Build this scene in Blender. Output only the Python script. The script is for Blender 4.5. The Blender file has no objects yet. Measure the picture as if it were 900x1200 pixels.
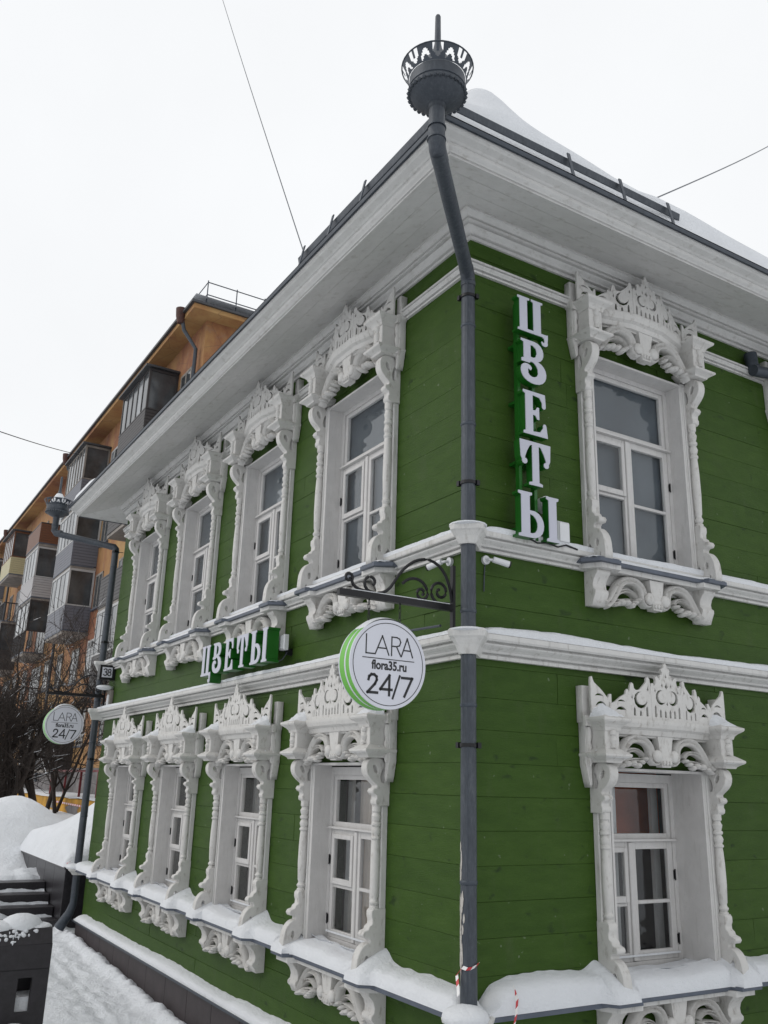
import bpy, bmesh, math, random
from mathutils import Matrix, Vector, noise
R = math.radians
scene = bpy.context.scene
col = scene.collection
random.seed(7)

# ------------------------------------------------------------------ camera, sky, sun, exposure
cam_data = bpy.data.cameras.new("camera")
cam = bpy.data.objects.new("camera", cam_data)
col.objects.link(cam)
scene.camera = cam
right = Vector((0.5225006, 0.8522042, 0.0272216))
up = Vector((0.2376305, -0.1762081, 0.9552395))
fwd = Vector((-0.8188558, 0.4926445, 0.2945786))
cam.matrix_world = Matrix(((right.x, up.x, -fwd.x, 4.28980), (right.y, up.y, -fwd.y, -3.21939),
                           (right.z, up.z, -fwd.z, 2.23728), (0, 0, 0, 1)))
cam_data.sensor_fit = 'VERTICAL'
cam_data.sensor_height = 36.0
cam_data.lens = 1039.74 / 1200 * 36.0
cam_data.clip_start = 0.05
cam_data.clip_end = 4000

world = bpy.data.worlds.new("World")
scene.world = world
world.use_nodes = True
wn, wl = world.node_tree.nodes, world.node_tree.links
wn.clear()
out = wn.new("ShaderNodeOutputWorld")
bg = wn.new("ShaderNodeBackground")
sky = wn.new("ShaderNodeTexSky")
sky.sky_type = 'NISHITA'
sky.sun_disc = False
SUN_EL, SUN_AZ = R(38), R(205)
sky.sun_elevation = SUN_EL
sky.sun_rotation = SUN_AZ
sky.air_density = 1.0
sky.dust_density = 4.0
bg.inputs['Strength'].default_value = 0.1
# thick cloud: an even pale grey-white veil over the clear sky
mixw = wn.new("ShaderNodeMix"); mixw.data_type = 'RGBA'
mixw.inputs['Factor'].default_value = 0.93
mixw.inputs['B'].default_value = (10.9, 11.05, 11.2, 1)
wl.new(sky.outputs[0], mixw.inputs['A'])
cn = wn.new('ShaderNodeTexNoise'); cn.inputs['Scale'].default_value = 2.2; cn.inputs['Detail'].default_value = 5
ct = wn.new('ShaderNodeTexCoord'); wl.new(ct.outputs['Generated'], cn.inputs['Vector'])
cr_ = wn.new('ShaderNodeMapRange'); wl.new(cn.outputs['Fac'], cr_.inputs[0]); cr_.inputs[1].default_value = .3; cr_.inputs[2].default_value = .7; cr_.inputs[3].default_value = .955; cr_.inputs[4].default_value = 1.03
cm_ = wn.new('ShaderNodeVectorMath'); cm_.operation = 'SCALE'; wl.new(mixw.outputs['Result'], cm_.inputs[0]); wl.new(cr_.outputs[0], cm_.inputs['Scale'])
wl.new(cm_.outputs[0], bg.inputs['Color'])
wl.new(bg.outputs[0], out.inputs['Surface'])

sun_data = bpy.data.lights.new("sun", 'SUN')
sun_data.energy = 0.75
sun_data.angle = R(35)
sun_data.color = (1.0, 0.96, 0.91)
sun = bpy.data.objects.new("sun", sun_data)
col.objects.link(sun)
sdir = Vector((math.sin(SUN_AZ) * math.cos(SUN_EL), math.cos(SUN_AZ) * math.cos(SUN_EL), math.sin(SUN_EL)))
sun.rotation_euler = sdir.to_track_quat('Z', 'Y').to_euler()
sun.location = (0, 0, 30)

scene.view_settings.view_transform = 'Standard'
scene.view_settings.look = 'None'
scene.view_settings.exposure = -0.12
scene.view_settings.gamma = 1.0
scene.view_settings.use_curve_mapping = False
scene.render.engine = 'CYCLES'
scene.cycles.max_bounces = 6
scene.cycles.transparent_max_bounces = 12

# ------------------------------------------------------------------ helpers
def tag(o, label=None, cat=None, group=None, kind=None):
    if label: o['label'] = label
    if cat: o['category'] = cat
    if group: o['group'] = group
    if kind: o['kind'] = kind
    return o

def empty(name, loc=(0, 0, 0), rz=0.0, parent=None):
    o = bpy.data.objects.new(name, None)
    col.objects.link(o)
    o.location = loc
    o.rotation_euler = (0, 0, rz)
    o.empty_display_size = 0.1
    if parent: o.parent = parent
    return o

class MB:
    """collects geometry, links it as one mesh object"""
    def __init__(s):
        s.v, s.f = [], []
    def add(s, verts, faces):
        n = len(s.v)
        s.v += [tuple(v) for v in verts]
        s.f += [tuple(i + n for i in f) for f in faces]
        return s
    def box(s, x0, x1, y0, y1, z0, z1):
        return s.add([(x0, y0, z0), (x1, y0, z0), (x1, y1, z0), (x0, y1, z0), (x0, y0, z1), (x1, y0, z1), (x1, y1, z1), (x0, y1, z1)],
              [(0, 3, 2, 1), (4, 5, 6, 7), (0, 1, 5, 4), (1, 2, 6, 5), (2, 3, 7, 6), (3, 0, 4, 7)])
    def cbox(s, x0, x1, y0, y1, z0, z1, c=0.004):
        """box whose front (-y) edges are chamfered"""
        return s.add([(x0, y1, z0), (x1, y1, z0), (x1, y1, z1), (x0, y1, z1),
                      (x0, y0 + c, z0), (x1, y0 + c, z0), (x1, y0 + c, z1), (x0, y0 + c, z1),
                      (x0 + c, y0, z0 + c), (x1 - c, y0, z0 + c), (x1 - c, y0, z1 - c), (x0 + c, y0, z1 - c)],
              [(0, 1, 2, 3)[::-1], (8, 9, 10, 11), (4, 5, 9, 8), (5, 6, 10, 9), (6, 7, 11, 10), (7, 4, 8, 11),
               (0, 1, 5, 4), (1, 2, 6, 5), (2, 3, 7, 6), (3, 0, 4, 7)])
    def prism(s, loop, z0, z1, top=None):
        """vertical prism over an xy loop; top = optional loop for a tapered one"""
        top = top or loop
        n = len(loop)
        vs = [(x, y, z0) for x, y in loop] + [(x, y, z1) for x, y in top]
        fs = [tuple(range(n))[::-1], tuple(range(n, 2 * n))]
        fs += [(i, (i + 1) % n, n + (i + 1) % n, n + i) for i in range(n)]
        return s.add(vs, fs)
    def lathe(s, prof, cx=0, cy=0, seg=12, cap=True):
        vs, fs = [], []
        for z, r in prof:
            for k in range(seg):
                a = 2 * math.pi * k / seg
                vs.append((cx + r * math.cos(a), cy + r * math.sin(a), z))
        for i in range(len(prof) - 1):
            for k in range(seg):
                a, b = i * seg + k, i * seg + (k + 1) % seg
                fs.append((a, b, b + seg, a + seg))
        if cap:
            fs.append(tuple(range(seg))[::-1])
            fs.append(tuple(range((len(prof) - 1) * seg, len(prof) * seg)))
        return s.add(vs, fs)
    def tube(s, pts, rad, seg=8, cap=True):
        pts = [Vector(p) for p in pts]
        n = len(pts)
        rads = rad if isinstance(rad, (list, tuple)) else [rad] * n
        vs, fs = [], []
        ref = None
        for i, p in enumerate(pts):
            t = (pts[min(i + 1, n - 1)] - pts[max(i - 1, 0)])
            if t.length < 1e-9: t = Vector((0, 0, 1))
            t.normalize()
            if ref is None:
                ref = Vector((0, 0, 1)) if abs(t.z) < 0.9 else Vector((1, 0, 0))
            a = t.cross(ref)
            if a.length < 1e-4:
                ref = Vector((0, 1, 0.1)); a = t.cross(ref)
            a.normalize()
            b = t.cross(a).normalized()
            ref = -b if False else ref
            for k in range(seg):
                an = 2 * math.pi * k / seg
                vs.append(p + (a * math.cos(an) + b * math.sin(an)) * rads[i])
        for i in range(n - 1):
            for k in range(seg):
                c, d = i * seg + k, i * seg + (k + 1) % seg
                fs.append((c, d, d + seg, c + seg))
        if cap:
            fs.append(tuple(range(seg))[::-1])
            fs.append(tuple(range((n - 1) * seg, n * seg)))
        return s.add(vs, fs)
    def ribbon(s, path, widths, y_front, y_back, prof=None):
        """carved band along a path in the xz plane, its moulded face towards -y"""
        prof = prof or [(-1, 0.0), (-.82, .75), (-.55, 1), (-.22, .55), (0, .25), (.22, .55), (.55, 1), (.82, .75), (1, 0.0)]
        n, m = len(path), len(prof)
        vs, fs = [], []
        for i, (x, z) in enumerate(path):
            x0, z0 = path[max(i - 1, 0)]
            x1, z1 = path[min(i + 1, n - 1)]
            tx, tz = x1 - x0, z1 - z0
            l = math.hypot(tx, tz) or 1
            nx, nz = -tz / l, tx / l
            w = widths(i / (n - 1)) if callable(widths) else widths
            for a, h in prof:
                vs.append((x + nx * w * a, y_back + (y_front - y_back) * (0.45 + 0.55 * h) , z + nz * w * a))
            for a, h in (prof[-1], prof[0]):
                vs.append((x + nx * w * a, y_back, z + nz * w * a))
        k = m + 2
        for i in range(n - 1):
            for j in range(k):
                a, b = i * k + j, i * k + (j + 1) % k
                fs.append((a, b, b + k, a + k))
        fs.append(tuple(range(k))[::-1])
        fs.append(tuple(range((n - 1) * k, n * k)))
        return s.add(vs, fs)
    def blob(s, c, r, seg=8, rings=5):
        vs, fs = [], []
        for i in range(rings + 1):
            ph = math.pi * i / rings
            for k in range(seg):
                a = 2 * math.pi * k / seg
                vs.append((c[0] + r[0] * math.sin(ph) * math.cos(a), c[1] + r[1] * math.sin(ph) * math.sin(a), c[2] + r[2] * math.cos(ph)))
        for i in range(rings):
            for k in range(seg):
                a, b = i * seg + k, i * seg + (k + 1) % seg
                fs.append((a, a + seg, b + seg, b))
        return s.add(vs, fs)
    def mesh(s, name, mat, smooth=None):
        me = bpy.data.meshes.new(name)
        me.from_pydata(s.v, [], s.f)
        me.validate()
        bm = bmesh.new(); bm.from_mesh(me)
        bmesh.ops.remove_doubles(bm, verts=bm.verts, dist=1e-5)
        bmesh.ops.recalc_face_normals(bm, faces=bm.faces)
        if smooth is not None:
            lim = R(smooth)
            for f in bm.faces: f.smooth = True
            for e in bm.edges:
                e.smooth = not (len(e.link_faces) == 2 and e.calc_face_angle(0) > lim)
        bm.to_mesh(me); bm.free()
        if mat: me.materials.append(mat)
        return me
    def build(s, name, mat, parent=None, smooth=None, loc=None, rz=None):
        return link(name, s.mesh(name, mat, smooth), parent, loc, rz)

def link(name, me, parent=None, loc=None, rz=None):
    o = bpy.data.objects.new(name, me)
    col.objects.link(o)
    if parent: o.parent = parent
    if loc is not None: o.location = loc
    if rz is not None: o.rotation_euler = (0, 0, rz)
    return o

def shape_mesh(name, loops, y0, y1, mat, bevel=0.0):
    """flat cut-out in the xz plane (loops after the first are holes), y0 = front, y1 = back"""
    cu = bpy.data.curves.new(name, 'CURVE')
    cu.dimensions = '2D'
    cu.fill_mode = 'BOTH'
    cu.extrude = max((y1 - y0) / 2 - bevel, 0.0005)
    cu.bevel_depth = bevel
    cu.bevel_resolution = 1
    for lp in loops:
        sp = cu.splines.new('POLY')
        sp.points.add(len(lp) - 1)
        for i, (x, z) in enumerate(lp): sp.points[i].co = (x, z, 0, 1)
        sp.use_cyclic_u = True
    tmp = bpy.data.objects.new(name, cu)
    col.objects.link(tmp)
    dg = bpy.context.evaluated_depsgraph_get()
    me = bpy.data.meshes.new_from_object(tmp.evaluated_get(dg))
    bpy.data.objects.remove(tmp)
    me.name = name
    yc = (y0 + y1) / 2
    me.transform(Matrix(((1, 0, 0, 0), (0, 0, -1, yc), (0, 1, 0, 0), (0, 0, 0, 1))))
    me.materials.clear(); me.materials.append(mat)
    return me

def text_mesh(name, body, size, mat, y, depth=0.002, bold=0.0, cx=0, cz=0, squeeze=1.0):
    cu = bpy.data.curves.new(name, 'FONT')
    cu.body = body; cu.size = size; cu.extrude = depth / 2; cu.offset = bold
    cu.align_x = 'CENTER'; cu.align_y = 'CENTER'
    tmp = bpy.data.objects.new(name, cu); col.objects.link(tmp)
    dg = bpy.context.evaluated_depsgraph_get()
    me = bpy.data.meshes.new_from_object(tmp.evaluated_get(dg))
    bpy.data.objects.remove(tmp)
    me.transform(Matrix(((squeeze, 0, 0, cx), (0, 0, -1, y), (0, 1, 0, cz), (0, 0, 0, 1))))
    me.materials.clear(); me.materials.append(mat)
    return me

def join_meshes(name, ms, mat):
    mb = MB()
    for m in ms:
        mb.add([v.co[:] for v in m.vertices], [tuple(p.vertices) for p in m.polygons])
    return mb.mesh(name, mat)

def nz(x, y, z=0, s=1.0):
    return noise.noise(Vector((x * s, y * s, z * s)))

# ------------------------------------------------------------------ materials
def mat_new(name):
    m = bpy.data.materials.new(name); m.use_nodes = True
    t = m.node_tree
    return m, t.nodes, t.links, t.nodes['Principled BSDF']

def ramp(n, l, src, stops):
    r = n.new('ShaderNodeValToRGB')
    els = r.color_ramp.elements
    els[0].position, els[0].color = stops[0][0], (*stops[0][1], 1)
    els[1].position, els[1].color = stops[-1][0], (*stops[-1][1], 1)
    for p, c in stops[1:-1]:
        e = els.new(p); e.color = (*c, 1)
    l.new(src, r.inputs[0])
    return r.outputs[0]

def noise_tex(n, l, scale, detail=5, rough=.6, stretch=None, coord='Object', dist=0.0):
    tc = n.new('ShaderNodeTexCoord')
    mp = n.new('ShaderNodeMapping')
    l.new(tc.outputs[coord], mp.inputs[0])
    oi_ = n.new('ShaderNodeObjectInfo'); vm = n.new('ShaderNodeVectorMath'); vm.operation = 'SCALE'
    vm.inputs[0].default_value = (37.0, 53.0, 71.0); l.new(oi_.outputs['Random'], vm.inputs['Scale']); l.new(vm.outputs[0], mp.inputs['Location'])
    if stretch: mp.inputs['Scale'].default_value = stretch
    t = n.new('ShaderNodeTexNoise')
    t.inputs['Scale'].default_value = scale; t.inputs['Detail'].default_value = detail
    t.inputs['Roughness'].default_value = rough; t.inputs['Distortion'].default_value = dist
    l.new(mp.outputs[0], t.inputs['Vector'])
    return t.outputs['Fac']

def mix(n, l, a, b, f, mode='MIX'):
    m = n.new('ShaderNodeMix'); m.data_type = 'RGBA'; m.blend_type = mode
    for sock, v in (('A', a), ('B', b)):
        if isinstance(v, tuple): m.inputs[sock].default_value = (*v, 1)
        else: l.new(v, m.inputs[sock])
    if isinstance(f, (int, float)): m.inputs['Factor'].default_value = f
    else: l.new(f, m.inputs['Factor'])
    return m.outputs['Result']

def bump(n, l, p, h, strength=.3, dist=.01):
    b = n.new('ShaderNodeBump')
    b.inputs['Strength'].default_value = strength; b.inputs['Distance'].default_value = dist
    l.new(h, b.inputs['Height']); l.new(b.outputs[0], p.inputs['Normal'])
    return b

def simple(name, c, rough=.6, metal=0.0, var=.15, scale=12, bumps=.15, bscale=60):
    m, n, l, p = mat_new(name)
    d = tuple(max(0, x * (1 - var)) for x in c); u = tuple(min(1, x * (1 + var)) for x in c)
    f = noise_tex(n, l, scale)
    l.new(ramp(n, l, f, [(.3, d), (.7, u)]), p.inputs['Base Color'])
    p.inputs['Roughness'].default_value = rough; p.inputs['Metallic'].default_value = metal
    if bumps: bump(n, l, p, noise_tex(n, l, bscale), bumps, .004)
    return m

def white_paint(name, base=(.58, .575, .56), grime=(.26, .245, .22), amt=.8, stretch=(1, 1, .15)):
    """old oil paint on wood: streaks of grime, fine grain, hairline cracks"""
    m, n, l, p = mat_new(name)
    g = noise_tex(n, l, 9, 7, .7)
    c1 = ramp(n, l, g, [(.42, tuple(x * .93 for x in base)), (.62, base)])
    st = noise_tex(n, l, 26, 5, .65, stretch)
    sm = n.new('ShaderNodeMapRange'); l.new(st, sm.inputs[0])
    sm.inputs[1].default_value = .55; sm.inputs[2].default_value = .78; sm.inputs[4].default_value = amt
    c2 = mix(n, l, c1, grime, sm.outputs[0])
    vo = n.new('ShaderNodeTexNoise'); tc = n.new('ShaderNodeTexCoord'); l.new(tc.outputs['Object'], vo.inputs['Vector'])
    vo.inputs['Scale'].default_value = 75; vo.inputs['Detail'].default_value = 3
    sp = n.new('ShaderNodeMapRange'); l.new(vo.outputs['Fac'], sp.inputs[0])
    sp.inputs[1].default_value = .70; sp.inputs[2].default_value = .76; sp.inputs[4].default_value = .5
    c3 = mix(n, l, c2, (.2, .19, .17), sp.outputs[0])
    l.new(c3, p.inputs['Base Color'])
    p.inputs['Roughness'].default_value = .55
    b = bump(n, l, p, noise_tex(n, l, 55, 8, .75, stretch), .7, .006)
    return m

def green_paint(name, flip=False):
    m, n, l, p = mat_new(name)
    oi = n.new('ShaderNodeObjectInfo')
    g = noise_tex(n, l, 5, 6, .65, (1, 1, 3))
    c1 = ramp(n, l, g, [(.26, (.0270, .061, .0070)), (.5, (.0335, .0725, .0090)), (.74, (.0415, .0850, .0125))])
    tone = ramp(n, l, oi.outputs['Random'], [(0, (.93, .94, .93)), (.6, (1.0, 1.0, 1.0)), (1, (1.08, 1.05, 1.06))])
    c2 = mix(n, l, c1, tone, 1.0, 'MULTIPLY')
    kn = noise_tex(n, l, 9, 2, .4, (1, 1, 1.6), dist=.4)
    km = n.new('ShaderNodeMapRange'); l.new(kn, km.inputs[0])
    km.inputs[1].default_value = .66; km.inputs[2].default_value = .78; km.inputs[4].default_value = .8
    c3 = mix(n, l, c2, (.012, .028, .007), km.outputs[0])
    ws = noise_tex(n, l, 7, 5, .7, (1, 1, .22))
    wm = n.new('ShaderNodeMapRange'); l.new(ws, wm.inputs[0])
    wm.inputs[1].default_value = .56; wm.inputs[2].default_value = .72; wm.inputs[4].default_value = .35
    c3 = mix(n, l, c3, (.055, .080, .032), wm.outputs[0])
    fl = noise_tex(n, l, 30, 2, .3)
    fm = n.new('ShaderNodeMapRange'); l.new(fl, fm.inputs[0])
    fm.inputs[1].default_value = .76; fm.inputs[2].default_value = .80; fm.inputs[4].default_value = .55
    c4 = mix(n, l, c3, (.16, .2, .13), fm.outputs[0])
    l.new(c4, p.inputs['Base Color'])
    p.inputs['Roughness'].default_value = .56
    p.inputs['Specular IOR Level'].default_value = .17
    bump(n, l, p, noise_tex(n, l, 18, 6, .7, (1, 1, 9)), .45, .006)
    return m

def snow_mat(name, c=(.80, .82, .85), scale=14, st=.5, dist=.03):
    m, n, l, p = mat_new(name)
    f = noise_tex(n, l, 3, 6)
    l.new(ramp(n, l, f, [(.3, tuple(x * .93 for x in c)), (.7, c)]), p.inputs['Base Color'])
    p.inputs['Roughness'].default_value = .75
    p.inputs['Subsurface Weight'].default_value = .0
    a = noise_tex(n, l, scale, 8, .7)
    bump(n, l, p, a, st, dist)
    return m

M = {}
M['white'] = white_paint('white_paint')
M['white_carved'] = white_paint('carved_white_paint', (.585, .575, .555), (.23, .205, .175), .85, (1, 1, .5))
M['white_soffit'] = white_paint('soffit_paint', (.58, .575, .56), (.33, .315, .285), .75, (.5, .5, 1))
M['frame'] = white_paint('frame_paint', (.56, .55, .54), (.34, .33, .31), .5)
M['green'] = green_paint('green_plank_paint')
M['backing'] = simple('dark_joint', (.008, .018, .005), .9, var=.1, bumps=0)
def zinc_mat():
    m, n, l, p = mat_new('weathered_zinc')
    a = noise_tex(n, l, 60, 6, .75, (1, 1, .25))
    c = ramp(n, l, a, [(.3, (.045, .053, .066)), (.55, (.085, .098, .115)), (.75, (.16, .175, .19))])
    b_ = noise_tex(n, l, 5, 5, .6)
    c2 = mix(n, l, c, (.030, .036, .046), b_)
    l.new(c2, p.inputs['Base Color']); p.inputs['Roughness'].default_value = .5; p.inputs['Metallic'].default_value = .35
    bump(n, l, p, a, .3, .003)
    return m
M['zinc'] = zinc_mat()
M['zinc_dark'] = simple('dark_painted_metal', (.045, .055, .07), .45, .3, .2, 20, .1)
M['sill_metal'] = simple('sill_metal', (.085, .10, .13), .5, .2, .15, 10, .1)
M['plinth'] = simple('plinth_panel', (.030, .022, .024), .6, 0, .3, 6, .3, 30)
M['granite'] = simple('dark_granite', (.022, .020, .024), .35, 0, .4, 40, .1, 60)
M['snow'] = snow_mat('ledge_snow', (.72, .74, .77), 30, .8, .02)
M['ground_snow'] = snow_mat('ground_snow', (.74, .765, .80), 9, .8, .05)
M['black'] = simple('black_iron', (.012, .012, .014), .4, .4, .2)
M['lamp_white'] = simple('white_plastic', (.62, .63, .65), .35, 0, .04, 5, 0)
M['letter_white'] = simple('letter_face', (.46, .47, .54), .4, 0, .03, 5, 0)
M['letter_green'] = simple('letter_side', (.010, .105, .009), .35, 0, .1, 5, 0)
M['disc_green'] = simple('disc_side_green', (.12, .42, .04), .35, 0, .06, 5, 0)
M['disc_white'] = simple('disc_face', (.60, .61, .67), .3, 0, .02, 5, 0)
M['print_black'] = simple('printed_black', (.012, .013, .015), .5, 0, .05, 5, 0)
M['red'] = simple('dark_red_paint', (.14, .012, .015), .5)
M['tape_red'] = simple('tape_red', (.45, .02, .03), .4, 0, .1)
M['tape_white'] = simple('tape_white', (.7, .7, .7), .4, 0, .05)
M['bench'] = simple('black_stained_wood', (.016, .014, .017), .55, 0, .35, 20, .3, 40)
M['peeled'] = simple('peeled_paint', (.42, .40, .37), .8, 0, .2, 40, .2)

def glass_mat(name, tint, ref=.9):
    m, n, l, p = mat_new(name)
    n.remove(p)
    o = [x for x in n if x.type == 'OUTPUT_MATERIAL'][0]
    tr = n.new('ShaderNodeBsdfTransparent'); tr.inputs[0].default_value = (*tint, 1)
    gl = n.new('ShaderNodeBsdfGlossy'); gl.inputs['Roughness'].default_value = .03
    gl.inputs['Color'].default_value = (ref, ref, ref, 1)
    lw = n.new('ShaderNodeLayerWeight'); lw.inputs['Blend'].default_value = .5
    pw = n.new('ShaderNodeMath'); pw.operation = 'POWER'; l.new(lw.outputs['Facing'], pw.inputs[0]); pw.inputs[1].default_value = 4.6
    fr = n.new('ShaderNodeMapRange'); l.new(pw.outputs[0], fr.inputs[0]); fr.inputs[3].default_value = .035; fr.inputs[4].default_value = .95
    b = n.new('ShaderNodeBump'); b.inputs['Strength'].default_value = .08; b.inputs['Distance'].default_value = .02
    l.new(noise_tex(n, l, 3, 2), b.inputs['Height'])
    l.new(b.outputs[0], gl.inputs['Normal'])
    mx = n.new('ShaderNodeMixShader')
    l.new(fr.outputs[0], mx.inputs[0]); l.new(tr.outputs[0], mx.inputs[1]); l.new(gl.outputs[0], mx.inputs[2])
    l.new(mx.outputs[0], o.inputs['Surface'])
    return m
M['glass'] = glass_mat('window_glass', (.96, .975, .98))

def reflection_mat():  # cloudy reflection of the upper panes, painted as mottled blue-grey
    m, n, l, p = mat_new('painted_reflection_behind_glass')
    f = noise_tex(n, l, 2.6, 4, .5, dist=.2)
    l.new(ramp(n, l, f, [(.30, (.020, .030, .043)), (.5, (.036, .050, .066)), (.75, (.070, .086, .104))]), p.inputs['Base Color'])
    p.inputs['Roughness'].default_value = .5
    return m
M['painted_reflection'] = reflection_mat()
M['room'] = simple('dark_room', (.10, .09, .085), .8, bumps=0)
M['room_red'] = simple('terracotta_room', (.62, .13, .045), .8, 0, .25, 3, 0)
M['curtain'] = simple('beige_curtain', (.58, .49, .42), .8, 0, .12, 4, 0)
M['pink'] = simple('pink_thing', (.55, .16, .08), .7, 0, .3, 9, 0)

# orange render of the block of flats
def stucco():
    m, n, l, p = mat_new('orange_render')
    f = noise_tex(n, l, .28, 9, .72, (1, 1, .7))
    c = ramp(n, l, f, [(.38, (.19, .072, .036)), (.45, (.26, .118, .050)), (.53, (.32, .175, .066)), (.62, (.37, .225, .090))])
    f2 = noise_tex(n, l, 2.2, 7, .75)
    mr = n.new('ShaderNodeMapRange'); l.new(f2, mr.inputs[0]); mr.inputs[1].default_value = .56; mr.inputs[2].default_value = .7; mr.inputs[4].default_value = .7
    c2 = mix(n, l, c, (.24, .15, .10), mr.outputs[0])
    vo = n.new('ShaderNodeTexVoronoi'); vo.feature = 'DISTANCE_TO_EDGE'; vo.inputs['Scale'].default_value = .9
    tc = n.new('ShaderNodeTexCoord'); l.new(tc.outputs['Object'], vo.inputs['Vector'])
    cr = n.new('ShaderNodeMapRange'); l.new(vo.outputs['Distance'], cr.inputs[0]); cr.inputs[1].default_value = 0; cr.inputs[2].default_value = .012; cr.inputs[3].default_value = .6; cr.inputs[4].default_value = 0
    c3 = mix(n, l, c2, (.10, .06, .04), cr.outputs[0])
    l.new(c3, p.inputs['Base Color']); p.inputs['Roughness'].default_value = .85
    bump(n, l, p, f2, .4, .03)
    return m
M['stucco'] = stucco()
M['yellow_wall'] = simple('peeling_yellow_wall', (.42, .22, .02), .85, 0, .45, 1.6, .3, 8)

def siding(name, c):
    m, n, l, p = mat_new(name)
    l.new(ramp(n, l, noise_tex(n, l, 4), [(.3, tuple(x * .9 for x in c)), (.7, c)]), p.inputs['Base Color'])
    p.inputs['Roughness'].default_value = .5
    return m
M['sid_grey'] = siding('grey_siding', (.125, .13, .155))
M['sid_white'] = siding('white_siding', (.38, .37, .375))
M['sid_yellow'] = siding('cream_siding', (.44, .40, .24))
M['sid_brown'] = siding('brown_boards', (.14, .055, .025))
M['sid_dark'] = siding('dark_boards', (.030, .026, .027))
M['pvc'] = siding('white_pvc', (.40, .40, .40))
M['concrete'] = simple('grey_concrete', (.22, .20, .18), .9, 0, .3, 3, .3, 20)
M['bark'] = simple('dark_bark', (.030, .022, .018), .9, 0, .4, 20, .5, 60)
M['roof_metal'] = simple('dark_roof_metal', (.05, .052, .058), .5, .3, .2)
M['rust'] = simple('rusty_funnel', (.06, .022, .016), .7, 0, .4)
M['stone_grey'] = simple('grey_stone_plinth', (.15, .14, .14), .9, 0, .4, 3, .5, 12)
M['blue_panel'] = simple('poster_blue', (.20, .26, .32), .5, 0, .5, 1.5, 0)
M['winglass'] = simple('dark_window_glass', (.055, .06, .065), .12, 0, .5, 1.2, 0)
M['winglass_l'] = simple('pale_window_glass', (.16, .17, .18), .15, 0, .5, 1.5, 0)

# =================================================================== GROUND
def smooth(a, b, x):
    t = max(0.0, min(1.0, (x - a) / (b - a))); return t * t * (3 - 2 * t)

def ground_z(x, y):
    z = 0.035 * max(0, min(-x, 9.4))
    up_ = smooth(-9.75, -10.05, x) if y > -4 else smooth(-9.0, -10.6, x)
    z += up_ * 0.36
    z += 0.36 * smooth(-10.2, -13.5, x)
    z += .70 * math.exp(-((x + 14.0) / 1.25) ** 2 - ((y - .10) / .95) ** 2)
    z += .45 * math.exp(-((x + 13.0) / 1.5) ** 2 - ((y + 1.3) / 1.3) ** 2)
    z += .35 * math.exp(-((x + 18.0) / 2.5) ** 2 - ((y + 1.0) / 2.0) ** 2)
    z += .20 * smooth(-10, -30, x)
    # beaten path beside the house, loose snow at its edges
    far = math.hypot(x + 5, y + 1)
    z += .030 * nz(x, y, 0, .9) + .018 * nz(x, y, 3, 3.1) * (1 if far < 30 else 0)
    if -9.0 < x < 2 and -1.0 < y <= 0.05:
        e = (.07 + .045 * nz(x, 0, 12, 9)) * math.exp(-((y + .14 + .05 * nz(x, 0, 9, 5) + .04 * nz(x, 0, 5, 17)) / .075) ** 2)
        z += e
        z += .022 * nz(x, y, 8, 7) * smooth(-.10, -.35, y) + .010 * nz(x, y, 4, 19) + .02 * max(0, nz(x, y, 8, 12)) * math.exp(-((y + .27) / .10) ** 2)
        z -= .018 * math.exp(-((y + .62) / .07) ** 2) + .014 * math.exp(-((y + .47) / .05) ** 2)
    if y < -1.5 and x > -9: z += .25 * smooth(-1.6, -3.2, y)
    return z

def grid_object(name, xs, ys, zf, mat, smooth_deg=60):
    vs = [(x, y, zf(x, y)) for y in ys for x in xs]
    nx = len(xs)
    fs = [(j * nx + i, j * nx + i + 1, (j + 1) * nx + i + 1, (j + 1) * nx + i) for j in range(len(ys) - 1) for i in range(nx - 1)]
    me = bpy.data.meshes.new(name); me.from_pydata(vs, [], fs)
    for p in me.polygons: p.use_smooth = True
    me.materials.append(mat)
    return link(name, me)

def axis(segs):
    out_ = [segs[0][0]]
    for a, b, st in segs:
        n = max(1, int(round(abs(b - a) / st)))
        out_ += [a + (b - a) * (i + 1) / n for i in range(n)]
    return out_
gx = axis([(-1500, -200, 200), (-200, -60, 20), (-60, -30, 2), (-30, -15, .4), (-15, -9, .12), (-9, 1.5, .045), (1.5, 8, .4), (8, 60, 6), (60, 1500, 240)])
gy = axis([(-1500, -60, 240), (-60, -8, 6), (-8, -2.2, .4), (-2.2, -.9, .1), (-.9, .1, .025), (.1, 3, .15), (3, 12, .6), (12, 60, 6), (60, 1500, 240)])
g = grid_object('ground_snow', gx, gy, ground_z, M['ground_snow'])
tag(g, kind='structure')

# =================================================================== GREEN HOUSE
ZC, Z0 = 5.88, 0.50                 # underside of the cornice, top of the plinth
LL, LR = 8.306, 7.6                 # lengths of the two street sides
house = empty('green_house')
tag(house, 'green two-storey timber house with carved white window surrounds under snow', 'house')
# facade frames: local x runs to the right as seen from outside, local -y points outwards
FR = {'L': (0.0, -1), 'R': (R(90), 1)}   # rotation, sign of u along local x

def to_local(fac, u): return -u if fac == 'L' else u

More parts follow.
